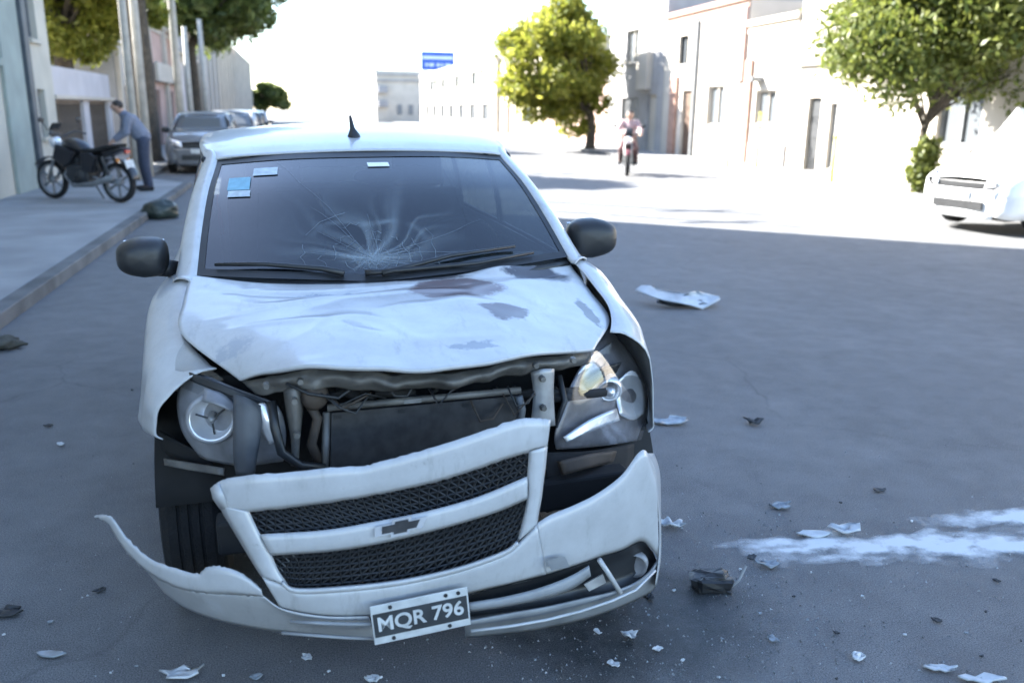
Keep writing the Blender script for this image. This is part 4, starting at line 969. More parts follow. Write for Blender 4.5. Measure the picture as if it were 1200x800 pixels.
# ================================================================== other parked cars
def parked_car(label, loc, rz, paint, L_=3.9, W=1.66, H=1.46, group=None, name='parked_car'):
    """hatchback, nose at -Y in its own space, Y from 0 to L_"""
    o = thing(name, loc, label, 'car', rz, group)
    s = L_ / 3.95; hw = W / 2
    # body shell: station list along Y: (y, half width at belt, z belt, half width mid, z bottom)
    st = [(.0, .52, .60, .56, .28), (.06, .66, .70, .70, .24), (.25, .72, .80, .80, .22), (.55, .74, .90, hw, .22), (.95, .75, .97, hw, .22), (1.6, .755, .99, hw, .22), (2.6, .755, 1.02, hw, .22), (3.3, .74, 1.05, hw, .22), (3.75, .70, 1.04, .78, .24), (3.90, .64, .98, .70, .26), (3.95, .58, .90, .62, .30)]
    for sx in (-1, 1):
        g = []
        for k in range(81):
            y = 3.95 * k / 80
            def f(i): return sinterp({q[0]: q[i] for q in st}, y)
            zb, zl = f(2), f(4)
            for c in (.75, 3.25):
                zl = archz(y, c, .35, zl) if abs(y - c) < .35 else zl
            c = [Vector((f(1), y, zb)), Vector((f(1) + (f(3) - f(1)) * .6, y, zb - .04)), Vector((f(3), y, max(zl + .06, zb - .2))), Vector((f(3), y, max(zl + .04, .5))), Vector((f(3) - .03, y, zl))]
            g.append([Vector((sx * p.x, p.y * s, p.z)) for p in (cr1(c, t / 10) for t in range(11))])
        MB().grid(g, sx > 0).build('body_side', paint, o, smooth=True, solid=.006)
    def cap(ys, name, m):
        g = []
        for y in ys:
            w_ = sinterp({q[0]: q[1] for q in st}, y); z = sinterp({q[0]: q[2] for q in st}, y)
            g.append([Vector((w_ * (2 * k / 12 - 1), y * s, z + .035 * (1 - (2 * k / 12 - 1) ** 2))) for k in range(13)])
        return MB().grid(g).build(name, m, o, smooth=True, solid=.006)
    cap([.10 + .95 * k / 12 for k in range(13)], 'bonnet', paint)
    # nose and tail skins
    def end(y, w0, w1, z0, z1, name, m, dirn, bow=.05):
        g = [[Vector(((w0 + (w1 - w0) * j / 6) * (2 * k / 12 - 1), (y + dirn * bow * (1 - (2 * k / 12 - 1) ** 2)) * s, z0 + (z1 - z0) * j / 6)) for k in range(13)] for j in range(7)]
        return MB().grid(g).build(name, m, o, smooth=True, solid=.012)
    fb = end(.01, .55, .60, .22, .62, 'front_bumper', paint, -1)
    MB().bb((-.42, -.058 * s, .34), (.42, -.03 * s, .46)).build('lower_intake', BLACKP, fb)
    nose = end(.04, .56, .56, .62, .72, 'grille', BLACKP, -1, .04)
    tg_ = end(3.96, .62, .58, .28, 1.0, 'tailgate', paint, 1, .04)
    for sx in (-1, 1):
        MB().grid(patch([[Vector((sx * .40, -.015 * s, .64)), Vector((sx * .55, .04 * s, .66)), Vector((sx * .70, .20 * s, .70))], [Vector((sx * .42, .02 * s, .76)), Vector((sx * .56, .08 * s, .80)), Vector((sx * .70, .28 * s, .84))]], 4, 8)).build('headlight', CHROME, o, smooth=True, solid=.02)
        MB().bb((sx * .45, 3.95 * s, .74), (sx * .63, 4.0 * s, .96)).build('tail_lamp', REDL, o, bevel=.015)
    MB().bb((-.2, -.075 * s, .50), (.2, -.05 * s, .60)).build('licence_plate', PLW, o)
    # greenhouse: roof, pillars and panes
    prof_b = [(.95, .70, .99), (1.7, .73, 1.0), (2.6, .73, 1.03), (3.45, .70, 1.06), (3.86, .62, 1.02)]
    yr0, yr1 = 1.62, 3.45
    rr = [[Vector((x_ * w_, y * s, z - .05 * abs(x_) ** 3)) for x_ in (-1, -.8, -.4, 0, .4, .8, 1)] for y, w_, z in ((yr0, .58, H - .06), (1.95, .60, H - .01), (2.5, .605, H), (3.1, .59, H - .02), (yr1 + .12, .56, H - .08))]
    MB().grid(patch(rr, 16, 18)).build('roof', paint, o, smooth=True, solid=.02)
    def pane(a, b, c, d, name, m=WINGL):
        return MB().grid([[Vector(a).lerp(Vector(b), i / 6).lerp(Vector(d).lerp(Vector(c), i / 6), j / 4) for j in range(5)] for i in range(7)]).build(name, m, o, smooth=True, solid=.004)
    Z = H - .085
    pane((-.66, .97 * s, 1.0), (.66, .97 * s, 1.0), (.54, yr0 * s, Z + .02), (-.54, yr0 * s, Z + .02), 'windscreen')
    pane((-.60, 3.88 * s, 1.04), (.60, 3.88 * s, 1.04), (.50, (yr1 + .12) * s, Z - .03), (-.50, (yr1 + .12) * s, Z - .03), 'rear_window')
    for sx in (-1, 1):
        for y0, y1, t0, t1 in ((1.10, 2.28, 1.72, 2.30), (2.36, 3.05, 2.38, 2.98), (3.13, 3.60, 3.06, 3.36)):
            pane((sx * .735, y0 * s, 1.0), (sx * .735, y1 * s, 1.03), (sx * .585, t1 * s, Z - .01), (sx * .585, t0 * s, Z - .01), 'side_window')
        for y0, t0 in ((.98, 1.64), (2.32, 2.34), (3.09, 3.02), (3.80, 3.50)):
            MB().tube([(sx * .725, y0 * s, .99), (sx * .66, (y0 * .5 + t0 * .5) * s, 1.22), (sx * .575, t0 * s, Z + .01)], .032, 8).build('pillar', paint, o, smooth=True)
        for y0, y1 in ((1.02, 1.95), (1.99, 2.75)):
            MB().tube([(sx * (hw + .004), (y1 - .2) * s, .80), (sx * (hw + .03), (y1 - .18) * s, .805), (sx * (hw + .03), (y1 - .06) * s, .805), (sx * (hw + .004), (y1 - .04) * s, .80)], .014).build('door_handle', BLACKP, o)
        mi = MB().ball((sx * .88, 1.22 * s, 1.02), (.10, .06, .075)).build('door_mirror', BLACKP, o, smooth=True)
        MB().tube([(sx * .74, 1.22 * s, 1.0), (sx * .85, 1.22 * s, 1.0)], .025).build('mirror_arm', BLACKP, mi)
        for y in (.75, 3.25):
            make_wheel(o, (sx * (hw - .10), y * s, .30), sx, .30, .18)
            MB().grid([[Vector((sx * x, y * s + .355 * math.cos(a), .30 + .355 * math.sin(a))) for x in (.5, hw - .03)] for a in [math.pi * q / 14 for q in range(15)]]).build('arch_liner', DARKIN, o, smooth=True, solid=.004)
    MB().bb((-.68, .15 * s, .20), (.68, 3.85 * s, .34)).build('floor_pan', DARKIN, o)
    MB().bb((-.66, 1.0 * s, .34), (.66, 3.7 * s, .92)).build('cabin', DARKIN, o)
    return o
WP = mat('parked_white_paint', (.76, .765, .77), .3, nscale=4, namt=.1, coat=.5)
SP = mat('parked_silver_paint', (.42, .44, .47), .3, metal=.4, nscale=4, namt=.12, coat=.5)
DP = mat('parked_dark_paint', (.05, .06, .075), .3, nscale=4, namt=.12, coat=.5)
G1 = 'cars parked along the shaded side'
parked_car('grey hatchback parked past the black motorcycle', (-2.62, 20.2, 0), .02, mat('parked_grey_paint', (.15, .155, .165), .3, nscale=4, namt=.12, coat=.5), group=G1)
parked_car('silver hatchback parked close behind the grey one', (-2.3, 25.0, 0), .0, SP, H=1.5, group=G1)
parked_car('dark hatchback parked farther along behind the silver one', (-2.3, 30.0, 0), .0, DP, group=G1)
parked_car('pale grey hatchback parked beyond the dark one', (-2.3, 35.2, 0), .0, SP, group=G1)
wc = parked_car('white hatchback parked nose out in full sun beside the leafy street tree', (8.85, 8.4, 0), -1.45, WP, W=1.60, H=1.72)
wc.rotation_euler = (.044, 0, -1.45)       # rear wheels up on the pavement

# ================================================================== motorcycles and people
def moto_wheel(parent, loc, r, w):
    o = bpy.data.objects.new('wheel', None); C.objects.link(o); o.parent = parent; o.location = loc; o.empty_display_size = .1
    MB().lathe([(r * .80, -w * .35), (r * .9, -w * .5), (r * .97, -w * .35), (r, 0), (r * .97, w * .35), (r * .9, w * .5), (r * .80, w * .35), (r * .80, -w * .35)], (0, 0, 0), (0, 1, 0), 32).build('tyre', BLACKR, o, smooth=True)
    MB().lathe([(r * .80, -w * .3), (r * .80, w * .3), (r * .73, w * .2), (r * .73, -w * .2), (r * .80, -w * .3)], (0, 0, 0), (0, 1, 0), 28).build('rim', GREYM, o, smooth=True)
    MB().lathe([(0, -w * .6), (.045, -w * .6), (.06, 0), (.045, w * .6), (0, w * .6)], (0, 0, 0), (0, 1, 0), 14).build('hub', GREYM, o, smooth=True)
    s0 = None
    for k in range(6):
        if s0 is None: s0 = MB().bb((-.014, -.012, .04), (.014, .012, r * .75)).build('spoke', GREYM, o)
        else:
            c_ = s0.copy(); C.objects.link(c_); c_.rotation_euler = (0, math.pi * k / 3, 0)
    return o
MBLK = mat('motorcycle_black', (.015, .015, .018), .3, nscale=9, namt=.3, coat=.4)
def motorcycle(label, loc, rz, body=MBLK, name='motorcycle'):
    """nose towards -X in its own space, wheel axles along Y, about 2 m long"""
    o = thing(name, loc, label, 'motorcycle', rz)
    R_ = .31; wb = 1.36
    moto_wheel(o, (-wb / 2, 0, R_), R_, .10); moto_wheel(o, (wb / 2, 0, R_), R_, .12)
    for sy in (-1, 1):
        MB().tube([(-wb / 2, sy * .09, R_), (-.52, sy * .09, .62), (-.42, sy * .085, .92)], [.026, .022, .02]).build('fork_leg', ALU, o, smooth=True)
        MB().tube([(wb / 2, sy * .09, R_), (.25, sy * .08, .38)], .025).build('swing_arm', GREYM, o)
        MB().tube([(.62, sy * .12, .38), (.50, sy * .12, .70)], [.03, .026]).build('shock_absorber', DARKM, o)
        MB().tube([(-.33, sy * .30, 1.09), (-.38, sy * .34, 1.22)], .008).ball((-.38, sy * .36, 1.25), (.015, .06, .04)).build('mirror', BLACKP, o, smooth=True)
        MB().tube([(-.02, sy * .16, .33), (.0, sy * .27, .32)], .014).build('foot_peg', DARKM, o)
        MB().ball((.80, sy * .11, .66), (.03, .03, .03)).build('indicator', mat('amber_lens', (.6, .2, .02), .3), o, smooth=True)
    MB().tube([(-.24, -.36, 1.03), (-.34, -.22, 1.07), (-.40, -.06, 1.0), (-.40, .06, 1.0), (-.34, .22, 1.07), (-.24, .36, 1.03)], .014).build('handlebar', DARKM, o, smooth=True)
    MB().ball((-.53, 0, .90), (.09, .095, .10)).build('headlight', CHROME, o, smooth=True)
    MB().grid(patch([[Vector((-.50, y, .98)), Vector((-.52, y, 1.10)), Vector((-.44, y, 1.2))] for y in (-.10, 0, .10)], 6, 6)).build('screen', BLACKP, o, smooth=True, solid=.006)
    g = []
    for x, z, w_, h_ in ((-.40, .80, .04, .06), (-.30, .84, .13, .11), (-.12, .87, .16, .13), (.05, .83, .14, .10), (.14, .78, .07, .05)):
        g.append([Vector((x, w_ * math.cos(2 * math.pi * k / 20), z + h_ * math.sin(2 * math.pi * k / 20))) for k in range(21)])
    MB().grid(g).build('tank', body, o, smooth=True, sub=1)
    MB().prism([(.08, .74), (.30, .76), (.50, .80), (.80, .86), (.82, .91), (.55, .88), (.30, .82), (.10, .82)], -.12, .12, lambda a, b, h: Vector((a, h, b))).build('seat', BLACKR, o, bevel=.03)
    MB().prism([(.45, .66), (.85, .80), (.92, .84), (.80, .86), (.50, .79)], -.09, .09, lambda a, b, h: Vector((a, h, b))).build('tail_fairing', body, o, bevel=.02)
    MB().bb((.88, -.05, .76), (.92, .05, .82)).build('tail_lamp', REDL, o, bevel=.01)
    MB().tube([(-.38, 0, .90), (-.24, 0, .40), (.10, 0, .30), (.32, 0, .45), (.22, 0, .76), (-.35, 0, .80)], .024).build('frame', DARKM, o, smooth=True)
    MB().box((-.02, 0, .42), (.44, .28, .30)).box((-.12, 0, .60), (.16, .16, .20), rot=Matrix.Rotation(.35, 3, 'Y')).build('engine', DARKM, o, bevel=.03)
    MB().lathe([(0, -.15), (.09, -.15), (.10, -.13), (.10, .13), (.09, .15), (0, .15)], (.04, 0, .40), (0, 1, 0), 18).build('crank_case', DARKM, o, smooth=True)
    MB().tube([(-.18, -.10, .55), (-.30, -.12, .40), (-.10, -.15, .24), (.30, -.16, .28), (.72, -.17, .40)], [.02, .02, .025, .045, .05]).build('exhaust', GREYM, o, smooth=True)
    def guard(cx, a0, a1, w_, nm):
        g = [[Vector((cx + .355 * math.cos(a), y, R_ + .355 * math.sin(a) + .012 * (1 - (y / w_) ** 2))) for y in (-w_, -w_ / 2, 0, w_ / 2, w_)] for a in [a0 + (a1 - a0) * k / 14 for k in range(15)]]
        MB().grid(g).build(nm, body, o, smooth=True, solid=.006)
    guard(-wb / 2, .5, 2.5, .07, 'front_mudguard'); guard(wb / 2, .1, 2.0, .08, 'rear_mudguard')
    MB().box((.93, 0, .60), (.01, .18, .14), rot=Matrix.Rotation(-.3, 3, 'Y')).build('licence_plate', PLW, o)
    for sy in (-1, 1):
        MB().prism([(-.46, .66), (-.24, .52), (-.10, .60), (.0, .76), (-.36, .88)], sy * .12, sy * .18, lambda a, b, h: Vector((a, h, b))).build('radiator_shroud', body, o, bevel=.02)
        MB().prism([(.08, .50), (.28, .44), (.40, .70), (.30, .76), (.08, .76)], sy * .08, sy * .15, lambda a, b, h: Vector((a, h, b))).build('side_cover', body, o, bevel=.02)
    MB().tube([(.06, .10, .30), (.12, .22, .015)], .012).build('side_stand', DARKM, o)
    return o

SKIN = mat('skin', (.42, .26, .19), .55, nscale=8, namt=.12)
HAIR = mat('dark_hair', (.02, .015, .012), .6)
def add_skin(name, m, parent, joints, edges, root):
    """grow a tapering surface round a skeleton: every edge a tapered tube, every joint a ball, fused by a voxel remesh"""
    mb = MB()
    for a, b in edges:
        (pa, ra), (pb, rb_) = joints[a], joints[b]
        n = 6; pa, pb = Vector(pa), Vector(pb)
        mb.tube([pa.lerp(pb, k / n) for k in range(n + 1)], [ra + (rb_ - ra) * k / n for k in range(n + 1)], 12)
    for p, r in joints.values(): mb.ball(p, r, 8, 12)
    o = mb.build(name, m, parent, smooth=True)
    d = o.modifiers.new('fuse', 'REMESH'); d.mode = 'VOXEL'; d.voxel_size = .014; d.use_smooth_shade = True
    d = o.modifiers.new('smooth', 'SMOOTH'); d.factor = .5; d.iterations = 4
    return o
def person(label, loc, rz, J, shirt, pants, name='person', hair=HAIR, helmet=None):
    """J: joint positions in the person's own space, facing -Y"""
    o = thing(name, loc, label, 'person', rz)
    V = {k: Vector(v) for k, v in J.items()}
    def hand(jt, ed, s):
        w, e = V['wr' + s], V['el' + s]; d = (w - e).normalized(); side = d.cross(Vector((0, 0, 1)));
        side = side.normalized() if side.length > .1 else Vector((1, 0, 0))
        jt['palm' + s] = (w + d * .06, .030); ed.append(('wr' + s, 'palm' + s))
        for q in range(4):
            b = w + d * .085 + side * (q - 1.5) * .021; t = b + d * (.065 + .012 * (q in (1, 2))) + Vector((0, 0, -.02))
            jt[f'f{q}{s}'] = (b, .010); jt[f't{q}{s}'] = (t, .008); ed += [('palm' + s, f'f{q}{s}'), (f'f{q}{s}', f't{q}{s}')]
        jt['th' + s] = (w + d * .07 + side * .055, .009); ed.append(('palm' + s, 'th' + s))
    hd, nk = V['head'], V['neck']; up = (hd - nk).normalized()
    jt = {'pelvis': (V['pelvis'], .12), 'chest': (V['chest'], .125), 'neck': (nk, .052), 'head': (hd, .088), 'jaw': (hd - up * .085 + Vector((0, -.028, 0)), .058), 'nose': (hd + Vector((0, -.098, -.02)), .014)}
    ed = [('pelvis', 'chest'), ('chest', 'neck'), ('neck', 'head'), ('head', 'jaw'), ('head', 'nose')]
    for s in 'LR':
        sg_ = -1 if s == 'L' else 1
        jt.update({'sh' + s: (V['sh' + s], .06), 'el' + s: (V['el' + s], .044), 'wr' + s: (V['wr' + s], .029), 'hip' + s: (V['hip' + s], .088), 'kn' + s: (V['kn' + s], .058), 'an' + s: (V['an' + s], .040), 'toe' + s: (V['toe' + s], .034), 'ear' + s: (hd + Vector((sg_ * .09, .01, -.01)), .02)})
        ed += [('chest', 'sh' + s), ('sh' + s, 'el' + s), ('el' + s, 'wr' + s), ('pelvis', 'hip' + s), ('hip' + s, 'kn' + s), ('kn' + s, 'an' + s), ('an' + s, 'toe' + s), ('head', 'ear' + s)]
        hand(jt, ed, s)
    add_skin('body', SKIN, o, jt, ed, 'pelvis')
    g = .018
    top = {'pelvis': (V['pelvis'] + Vector((0, 0, .02)), .12 + g + .006), 'chest': (V['chest'], .125 + g + .015), 'nk': (nk - up * .03, .075)}
    te = [('pelvis', 'chest'), ('chest', 'nk')]
    bt = {'pelvis': (V['pelvis'], .12 + g)}; be = []
    for s in 'LR':
        top.update({'sh' + s: (V['sh' + s], .06 + g), 'el' + s: (V['el' + s], .048 + g), 'wr' + s: (V['el' + s].lerp(V['wr' + s], .92), .032 + g)}); te += [('chest', 'sh' + s), ('sh' + s, 'el' + s), ('el' + s, 'wr' + s)]
        bt.update({'hip' + s: (V['hip' + s], .088 + g), 'kn' + s: (V['kn' + s], .062 + g), 'an' + s: (V['kn' + s].lerp(V['an' + s], .9), .046 + g)}); be += [('pelvis', 'hip' + s), ('hip' + s, 'kn' + s), ('kn' + s, 'an' + s)]
        sh = {'a': (V['an' + s] + Vector((0, .02, -.02)), .05), 'b': (V['toe' + s], .044)}
        add_skin('shoe', BLACKR, o, sh, [('a', 'b')], 'a')
    add_skin('jacket', shirt, o, top, te, 'pelvis'); add_skin('trousers', pants, o, bt, be, 'pelvis')
    if helmet: MB().ball(hd + Vector((0, .01, .03)), (.135, .145, .125), 12, 18).build('helmet', helmet, o, smooth=True)
    else: MB().ball(hd + Vector((0, .025, .028)), (.098, .095, .088), 12, 18).build('hair', hair, o, smooth=True)
    for s in (-1, 1): MB().ball(hd + Vector((s * .033, -.080, .012)), .011, 6, 8).build('eye', HAIR, o, smooth=True)
    MB().box(hd + Vector((0, -.088, -.065)), (.045, .012, .010)).build('mouth', mat('lips', (.30, .12, .10), .5), o, bevel=.004)
    return o
STAND = dict(pelvis=(0, 0, .93), chest=(0, -.02, 1.26), neck=(0, -.02, 1.47), head=(0, -.04, 1.60), shL=(-.19, -.01, 1.39), shR=(.19, -.01, 1.39), elL=(-.25, -.02, 1.10), elR=(.25, -.02, 1.10), wrL=(-.24, -.13, .87), wrR=(.24, -.13, .87),
             hipL=(-.09, 0, .86), hipR=(.09, 0, .86), knL=(-.10, -.03, .47), knR=(.11, -.01, .47), anL=(-.11, .02, .07), anR=(.13, .04, .07), toeL=(-.12, -.14, .045), toeR=(.15, -.12, .045))
BEND = dict(STAND, chest=(0, -.17, 1.19), neck=(0, -.30, 1.36), head=(0, -.38, 1.46), shL=(-.19, -.23, 1.30), shR=(.19, -.23, 1.30), elL=(-.24, -.28, 1.03), elR=(.24, -.28, 1.03), wrL=(-.16, -.45, .90), wrR=(.16, -.45, .90))
SIT = dict(pelvis=(0, .05, .92), chest=(0, -.02, 1.23), neck=(0, -.06, 1.43), head=(0, -.10, 1.56), shL=(-.18, -.03, 1.36), shR=(.18, -.03, 1.36), elL=(-.30, -.20, 1.16), elR=(.30, -.20, 1.16), wrL=(-.30, -.44, 1.09), wrR=(.30, -.44, 1.09),
           hipL=(-.10, .02, .88), hipR=(.10, .02, .88), knL=(-.19, -.36, .70), knR=(.19, -.36, .70), anL=(-.20, -.18, .36), anR=(.20, -.18, .36), toeL=(-.22, -.34, .32), toeR=(.22, -.34, .32))
bw_, fw_ = ground(145, 237, KP), ground(62, 232, KP)
mc = (bw_ + fw_) / 2; md_ = (bw_ - fw_)
motorcycle('black motorcycle parked on the pavement against the tall cream building', (mc.x, mc.y, KP - .006), math.atan2(md_.y, md_.x))
person('person in a blue grey jacket bending beside the motorcycle rear wheel', (-3.0, 14.75, KP - .006), math.radians(-75), BEND, mat('blue_grey_jacket', (.17, .19, .25), .8, nscale=12, namt=.2), mat('dark_jeans', (.045, .055, .09), .85, nscale=20, namt=.3))
rp = ground(735, 204.5)
rp = Vector((rp.x, rp.y, 0))
mo2 = motorcycle('dark motorbike carrying two riders on the sunlit far lane', (rp.x, rp.y, 0), math.radians(68), name='motorcycle', body=mat('motorcycle_maroon', (.10, .02, .025), .35, coat=.4))
def onbike(dx):   # seat positions along the bike; riders face the bike's nose (-X in its space)
    a = math.radians(68); return (rp.x + dx * math.cos(a), rp.y + dx * math.sin(a), -.02)
person('rider in a pink shirt steering the dark motorbike', onbike(.14), math.radians(68 - 90), SIT, mat('pink_shirt', (.48, .33, .33), .8, nscale=12, namt=.2), mat('brown_trousers', (.10, .06, .06), .85))
person('passenger in a white shirt riding behind on the dark motorbike', onbike(.50), math.radians(68 - 90), dict(SIT, elL=(-.26, -.12, 1.14), elR=(.26, -.12, 1.14), wrL=(-.20, -.30, 1.05), wrR=(.20, -.30, 1.05), pelvis=(0, .05, .97), hipL=(-.10, .02, .93), hipR=(.10, .02, .93)), mat('white_shirt', (.75, .76, .78), .8, nscale=12, namt=.1), mat('black_trousers', (.03, .03, .035), .85))
# ================================================================== trees
BARK = mat('bark', (.085, .068, .05), .95, nscale=9, namt=.5, bump=.6, bscale=25, detail=8)
def leaf_mat(name, c1, c2, tl=.45):
    m = bpy.data.materials.new(name); m.use_nodes = True
    n = m.node_tree.nodes; l = m.node_tree.links; n.clear()
    o = n.new('ShaderNodeOutputMaterial'); d = n.new('ShaderNodeBsdfPrincipled'); t = n.new('ShaderNodeBsdfTranslucent'); mx = n.new('ShaderNodeMixShader')
    g = n.new('ShaderNodeNewGeometry'); r = n.new('ShaderNodeValToRGB')
    r.color_ramp.elements[0].color = (*c1, 1); r.color_ramp.elements[1].color = (*c2, 1)
    l.new(g.outputs['Random Per Island'], r.inputs['Fac'])
    l.new(r.outputs[0], d.inputs['Base Color']); l.new(r.outputs[0], t.inputs['Color'])
    d.inputs['Roughness'].default_value = .5
    mx.inputs[0].default_value = tl
    l.new(d.outputs[0], mx.inputs[1]); l.new(t.outputs[0], mx.inputs[2]); l.new(mx.outputs[0], o.inputs['Surface'])
    return m
LEAFY = leaf_mat('leaves_yellow_green', (.13, .16, .018), (.34, .33, .06), .6)
LEAFD = leaf_mat('leaves_dark_green', (.06, .09, .02), (.16, .19, .05))
LEAFM = leaf_mat('leaves_mid_green', (.06, .09, .016), (.20, .22, .045))
def leaves(name, centres, radii, n_per, size, m, parent, squash=.8, seed=1):
    g = np.random.default_rng(seed)
    P = []; 
    for c, r in zip(centres, radii):
        k = int(n_per * (r / np.mean(radii)) ** 2)
        d = g.normal(size=(k, 3)); d /= np.linalg.norm(d, axis=1)[:, None]
        rad = r * g.uniform(.35, 1.0, (k, 1)) ** .6 * (1 + .18 * g.normal(size=(k, 1)))
        P.append(np.array(c) + d * rad * np.array([1, 1, squash]))
    P = np.concatenate(P); k = len(P)
    a = g.normal(size=(k, 3)); a[:, 2] -= .3; a /= np.linalg.norm(a, axis=1)[:, None]
    b = np.cross(a, g.normal(size=(k, 3))); b /= np.linalg.norm(b, axis=1)[:, None]
    s = size * g.uniform(.45, 1.6, (k, 1))
    A, Bv = a * s, b * s * .42
    nrm = np.cross(a, b) * s * .12
    V = np.stack([P - A, P + Bv + nrm, P + A, P - Bv + nrm], 1).reshape(-1, 3)
    me = bpy.data.meshes.new(name)
    me.vertices.add(4 * k); me.vertices.foreach_set('co', V.astype(np.float32).ravel())
    me.loops.add(4 * k); me.loops.foreach_set('vertex_index', np.arange(4 * k, dtype=np.int32))
    me.polygons.add(k); me.polygons.foreach_set('loop_start', np.arange(0, 4 * k, 4, dtype=np.int32)); me.polygons.foreach_set('loop_total', np.full(k, 4, np.int32))
    me.update(calc_edges=True); me.materials.append(m)
    o = bpy.data.objects.new(name, me); C.objects.link(o); o.parent = parent
    return o
def tree(label, base, height, crown_c, crown_r, n_clump, n_per, size, m, trunk_r=.16, fork=.4, seed=1, lean=(0, 0), group=None, low=-.6):
    """base on the ground; crown_c, crown_r: ellipsoid of the crown relative to the base"""
    o = thing('tree', base, label, 'tree', group=group)
    g = random.Random(seed); cc = Vector(crown_c); cs = []; rs = []
    while len(cs) < n_clump:
        d = Vector((g.uniform(-1, 1), g.uniform(-1, 1), g.uniform(low, 1)))
        if d.length > 1 or d.length < .25: continue
        d *= g.uniform(.78, 1.20)
        cs.append(cc + Vector((d.x * crown_r[0], d.y * crown_r[1], d.z * crown_r[2]))); rs.append(min(crown_r) * g.choice((.14, .2, .26, .34, .42)) * g.uniform(.85, 1.15))
    fk = Vector((lean[0], lean[1], height * fork))
    tr = MB().tube([(0, 0, -.05), (0, 0, .15), fk * .5 + Vector((.04, .02, 0)), fk, fk.lerp(cc, .55), cc], [trunk_r * 1.35, trunk_r * 1.05, trunk_r * .9, trunk_r * .8, trunk_r * .5, trunk_r * .2], 12)
    tr.build('trunk', BARK, o, smooth=True)
    lb = MB()
    for k, c in enumerate(cs):
        if k % 2 == 0 or k < 8:
            s_ = fk.lerp(cc, g.uniform(0, .5)); md = s_.lerp(c, .5) + Vector((g.uniform(-.15, .15), g.uniform(-.15, .15), g.uniform(-.05, .2)))
            lb.tube([s_, md, c], [trunk_r * .38, trunk_r * .22, trunk_r * .07], 6)
    lb.build('limb', BARK, o, smooth=True)
    leaves('crown', [tuple(c) for c in cs], rs, n_per, size, m, o, seed=seed)
    return o
# right: the leafy tree by the parked white car, with a shrub at its foot
tb = Vector((11.85, 13.1, KP - .006))
tree('leafy street tree with low branches overhanging the sunlit white car', tb, 4.6, (.75, .1, 3.75), (2.45, 2.2, 2.2), 105, 620, .068, LEAFM, trunk_r=.09, fork=.26, seed=5, low=-.75)
sh = thing('shrub', (11.75, 12.85, KP - .006), 'dense green shrub around the foot of the leafy street tree', 'shrub')
MB().tube([(0, 0, -.03), (.02, 0, .25), (.05, .05, .6)], [.03, .025, .01], 6).build('stem', BARK, sh)
leaves('foliage', [(.0, 0, .55), (.05, 0, .9), (-.08, .05, .35), (.1, .05, .7), (-.05, -.05, .8), (.02, 0, .2)], [.28, .24, .25, .25, .22, .2], 500, .05, LEAFM, sh, 1.0, 12)
# middle: round yellow-green tree
mb_ = at(690, 184, 'X', 11.75); 
cpt = at(655, 72, 'Y', 33.0)
tree('round yellow green street tree standing before the low pink wall', (11.6, 33.0, KP - .006), 5.5, (cpt.x - 11.6 + .3, 0, cpt.z - .15), (2.25, 2.0, 2.35), 70, 300, .12, LEAFY, trunk_r=.2, fork=.24, seed=9, low=-.9)
# left: big trees behind the low lilac house
tree('tall bright green tree rising behind the low lilac house', (-6.6, 25.3, KP - .006), 8, (-.1, 0, 4.55), (2.5, 1.7, 2.6), 110, 380, .11, LEAFY, trunk_r=.3, seed=3)
tree('thick trunked tree beside the end of the low lilac house', (-4.45, 24.0, KP - .006), 8, (.1, .6, 6.0), (1.9, 2.4, 2.2), 80, 330, .13, LEAFM, trunk_r=.40, fork=.62, seed=14)
tree('dark green tree overhanging the concrete poles', (-4.9, 41, KP - .006), 9, (1.1, 0, 6.6), (2.6, 3.4, 2.9), 100, 330, .16, LEAFD, trunk_r=.3, fork=.45, seed=17)
tree('far dark tree at the end of the shaded row', (-4.3, 110, KP - .006), 5, (0.6, 0, 2.7), (2.0, 2.4, 1.7), 60, 200, .24, LEAFD, trunk_r=.3, seed=23)

# ================================================================== poles, posts, signs
POLE = mat('weathered_concrete_pole', (.46, .435, .39), .85, nscale=6, namt=.25, bump=.2)
def pole(u, x, label, r, h, wire=True):
    p = at(u, 150, 'X', x)
    o = thing('utility_pole', (p.x, p.y, KP - .006 if p.y < BAY or x < -3.8 else 0), label, 'pole', group='concrete poles on the shaded side')
    MB().tube([(0, 0, -.05), (0, 0, h * .5), (0, 0, h)], [r, r * .85, r * .65], 12).build('shaft', POLE, o, smooth=True)
    if h < 6: return o
    MB().bb((-.7, -.04, h - .75), (.7, .04, h - .65)).build('cross_arm', POLE, o)
    for k in (-.6, -.2, .2, .6): MB().lathe([(0, 0), (.03, 0), (.045, .05), (.03, .10), (0, .12)], (k, 0, h - .66), (0, 0, 1), 10).build('insulator', GREYM, o, smooth=True)
    return o
pole(157, -3.55, 'pale concrete pole rising behind the bending person', .085, 8.5)
pole(170, -3.62, 'slightly thicker concrete pole next to the bending person', .10, 8.8)
pole(213, -3.95, 'tall concrete pole past the parked silver hatchback', .13, 9)
pole(225, -4.05, 'shorter concrete pole before the faded pink front', .12, 4.2)
pole(243, -4.1, 'slender far concrete pole before the grey block', .14, 5.0)
YEL = mat('yellow_paint', (.55, .46, .06), .6, nscale=10, namt=.2)
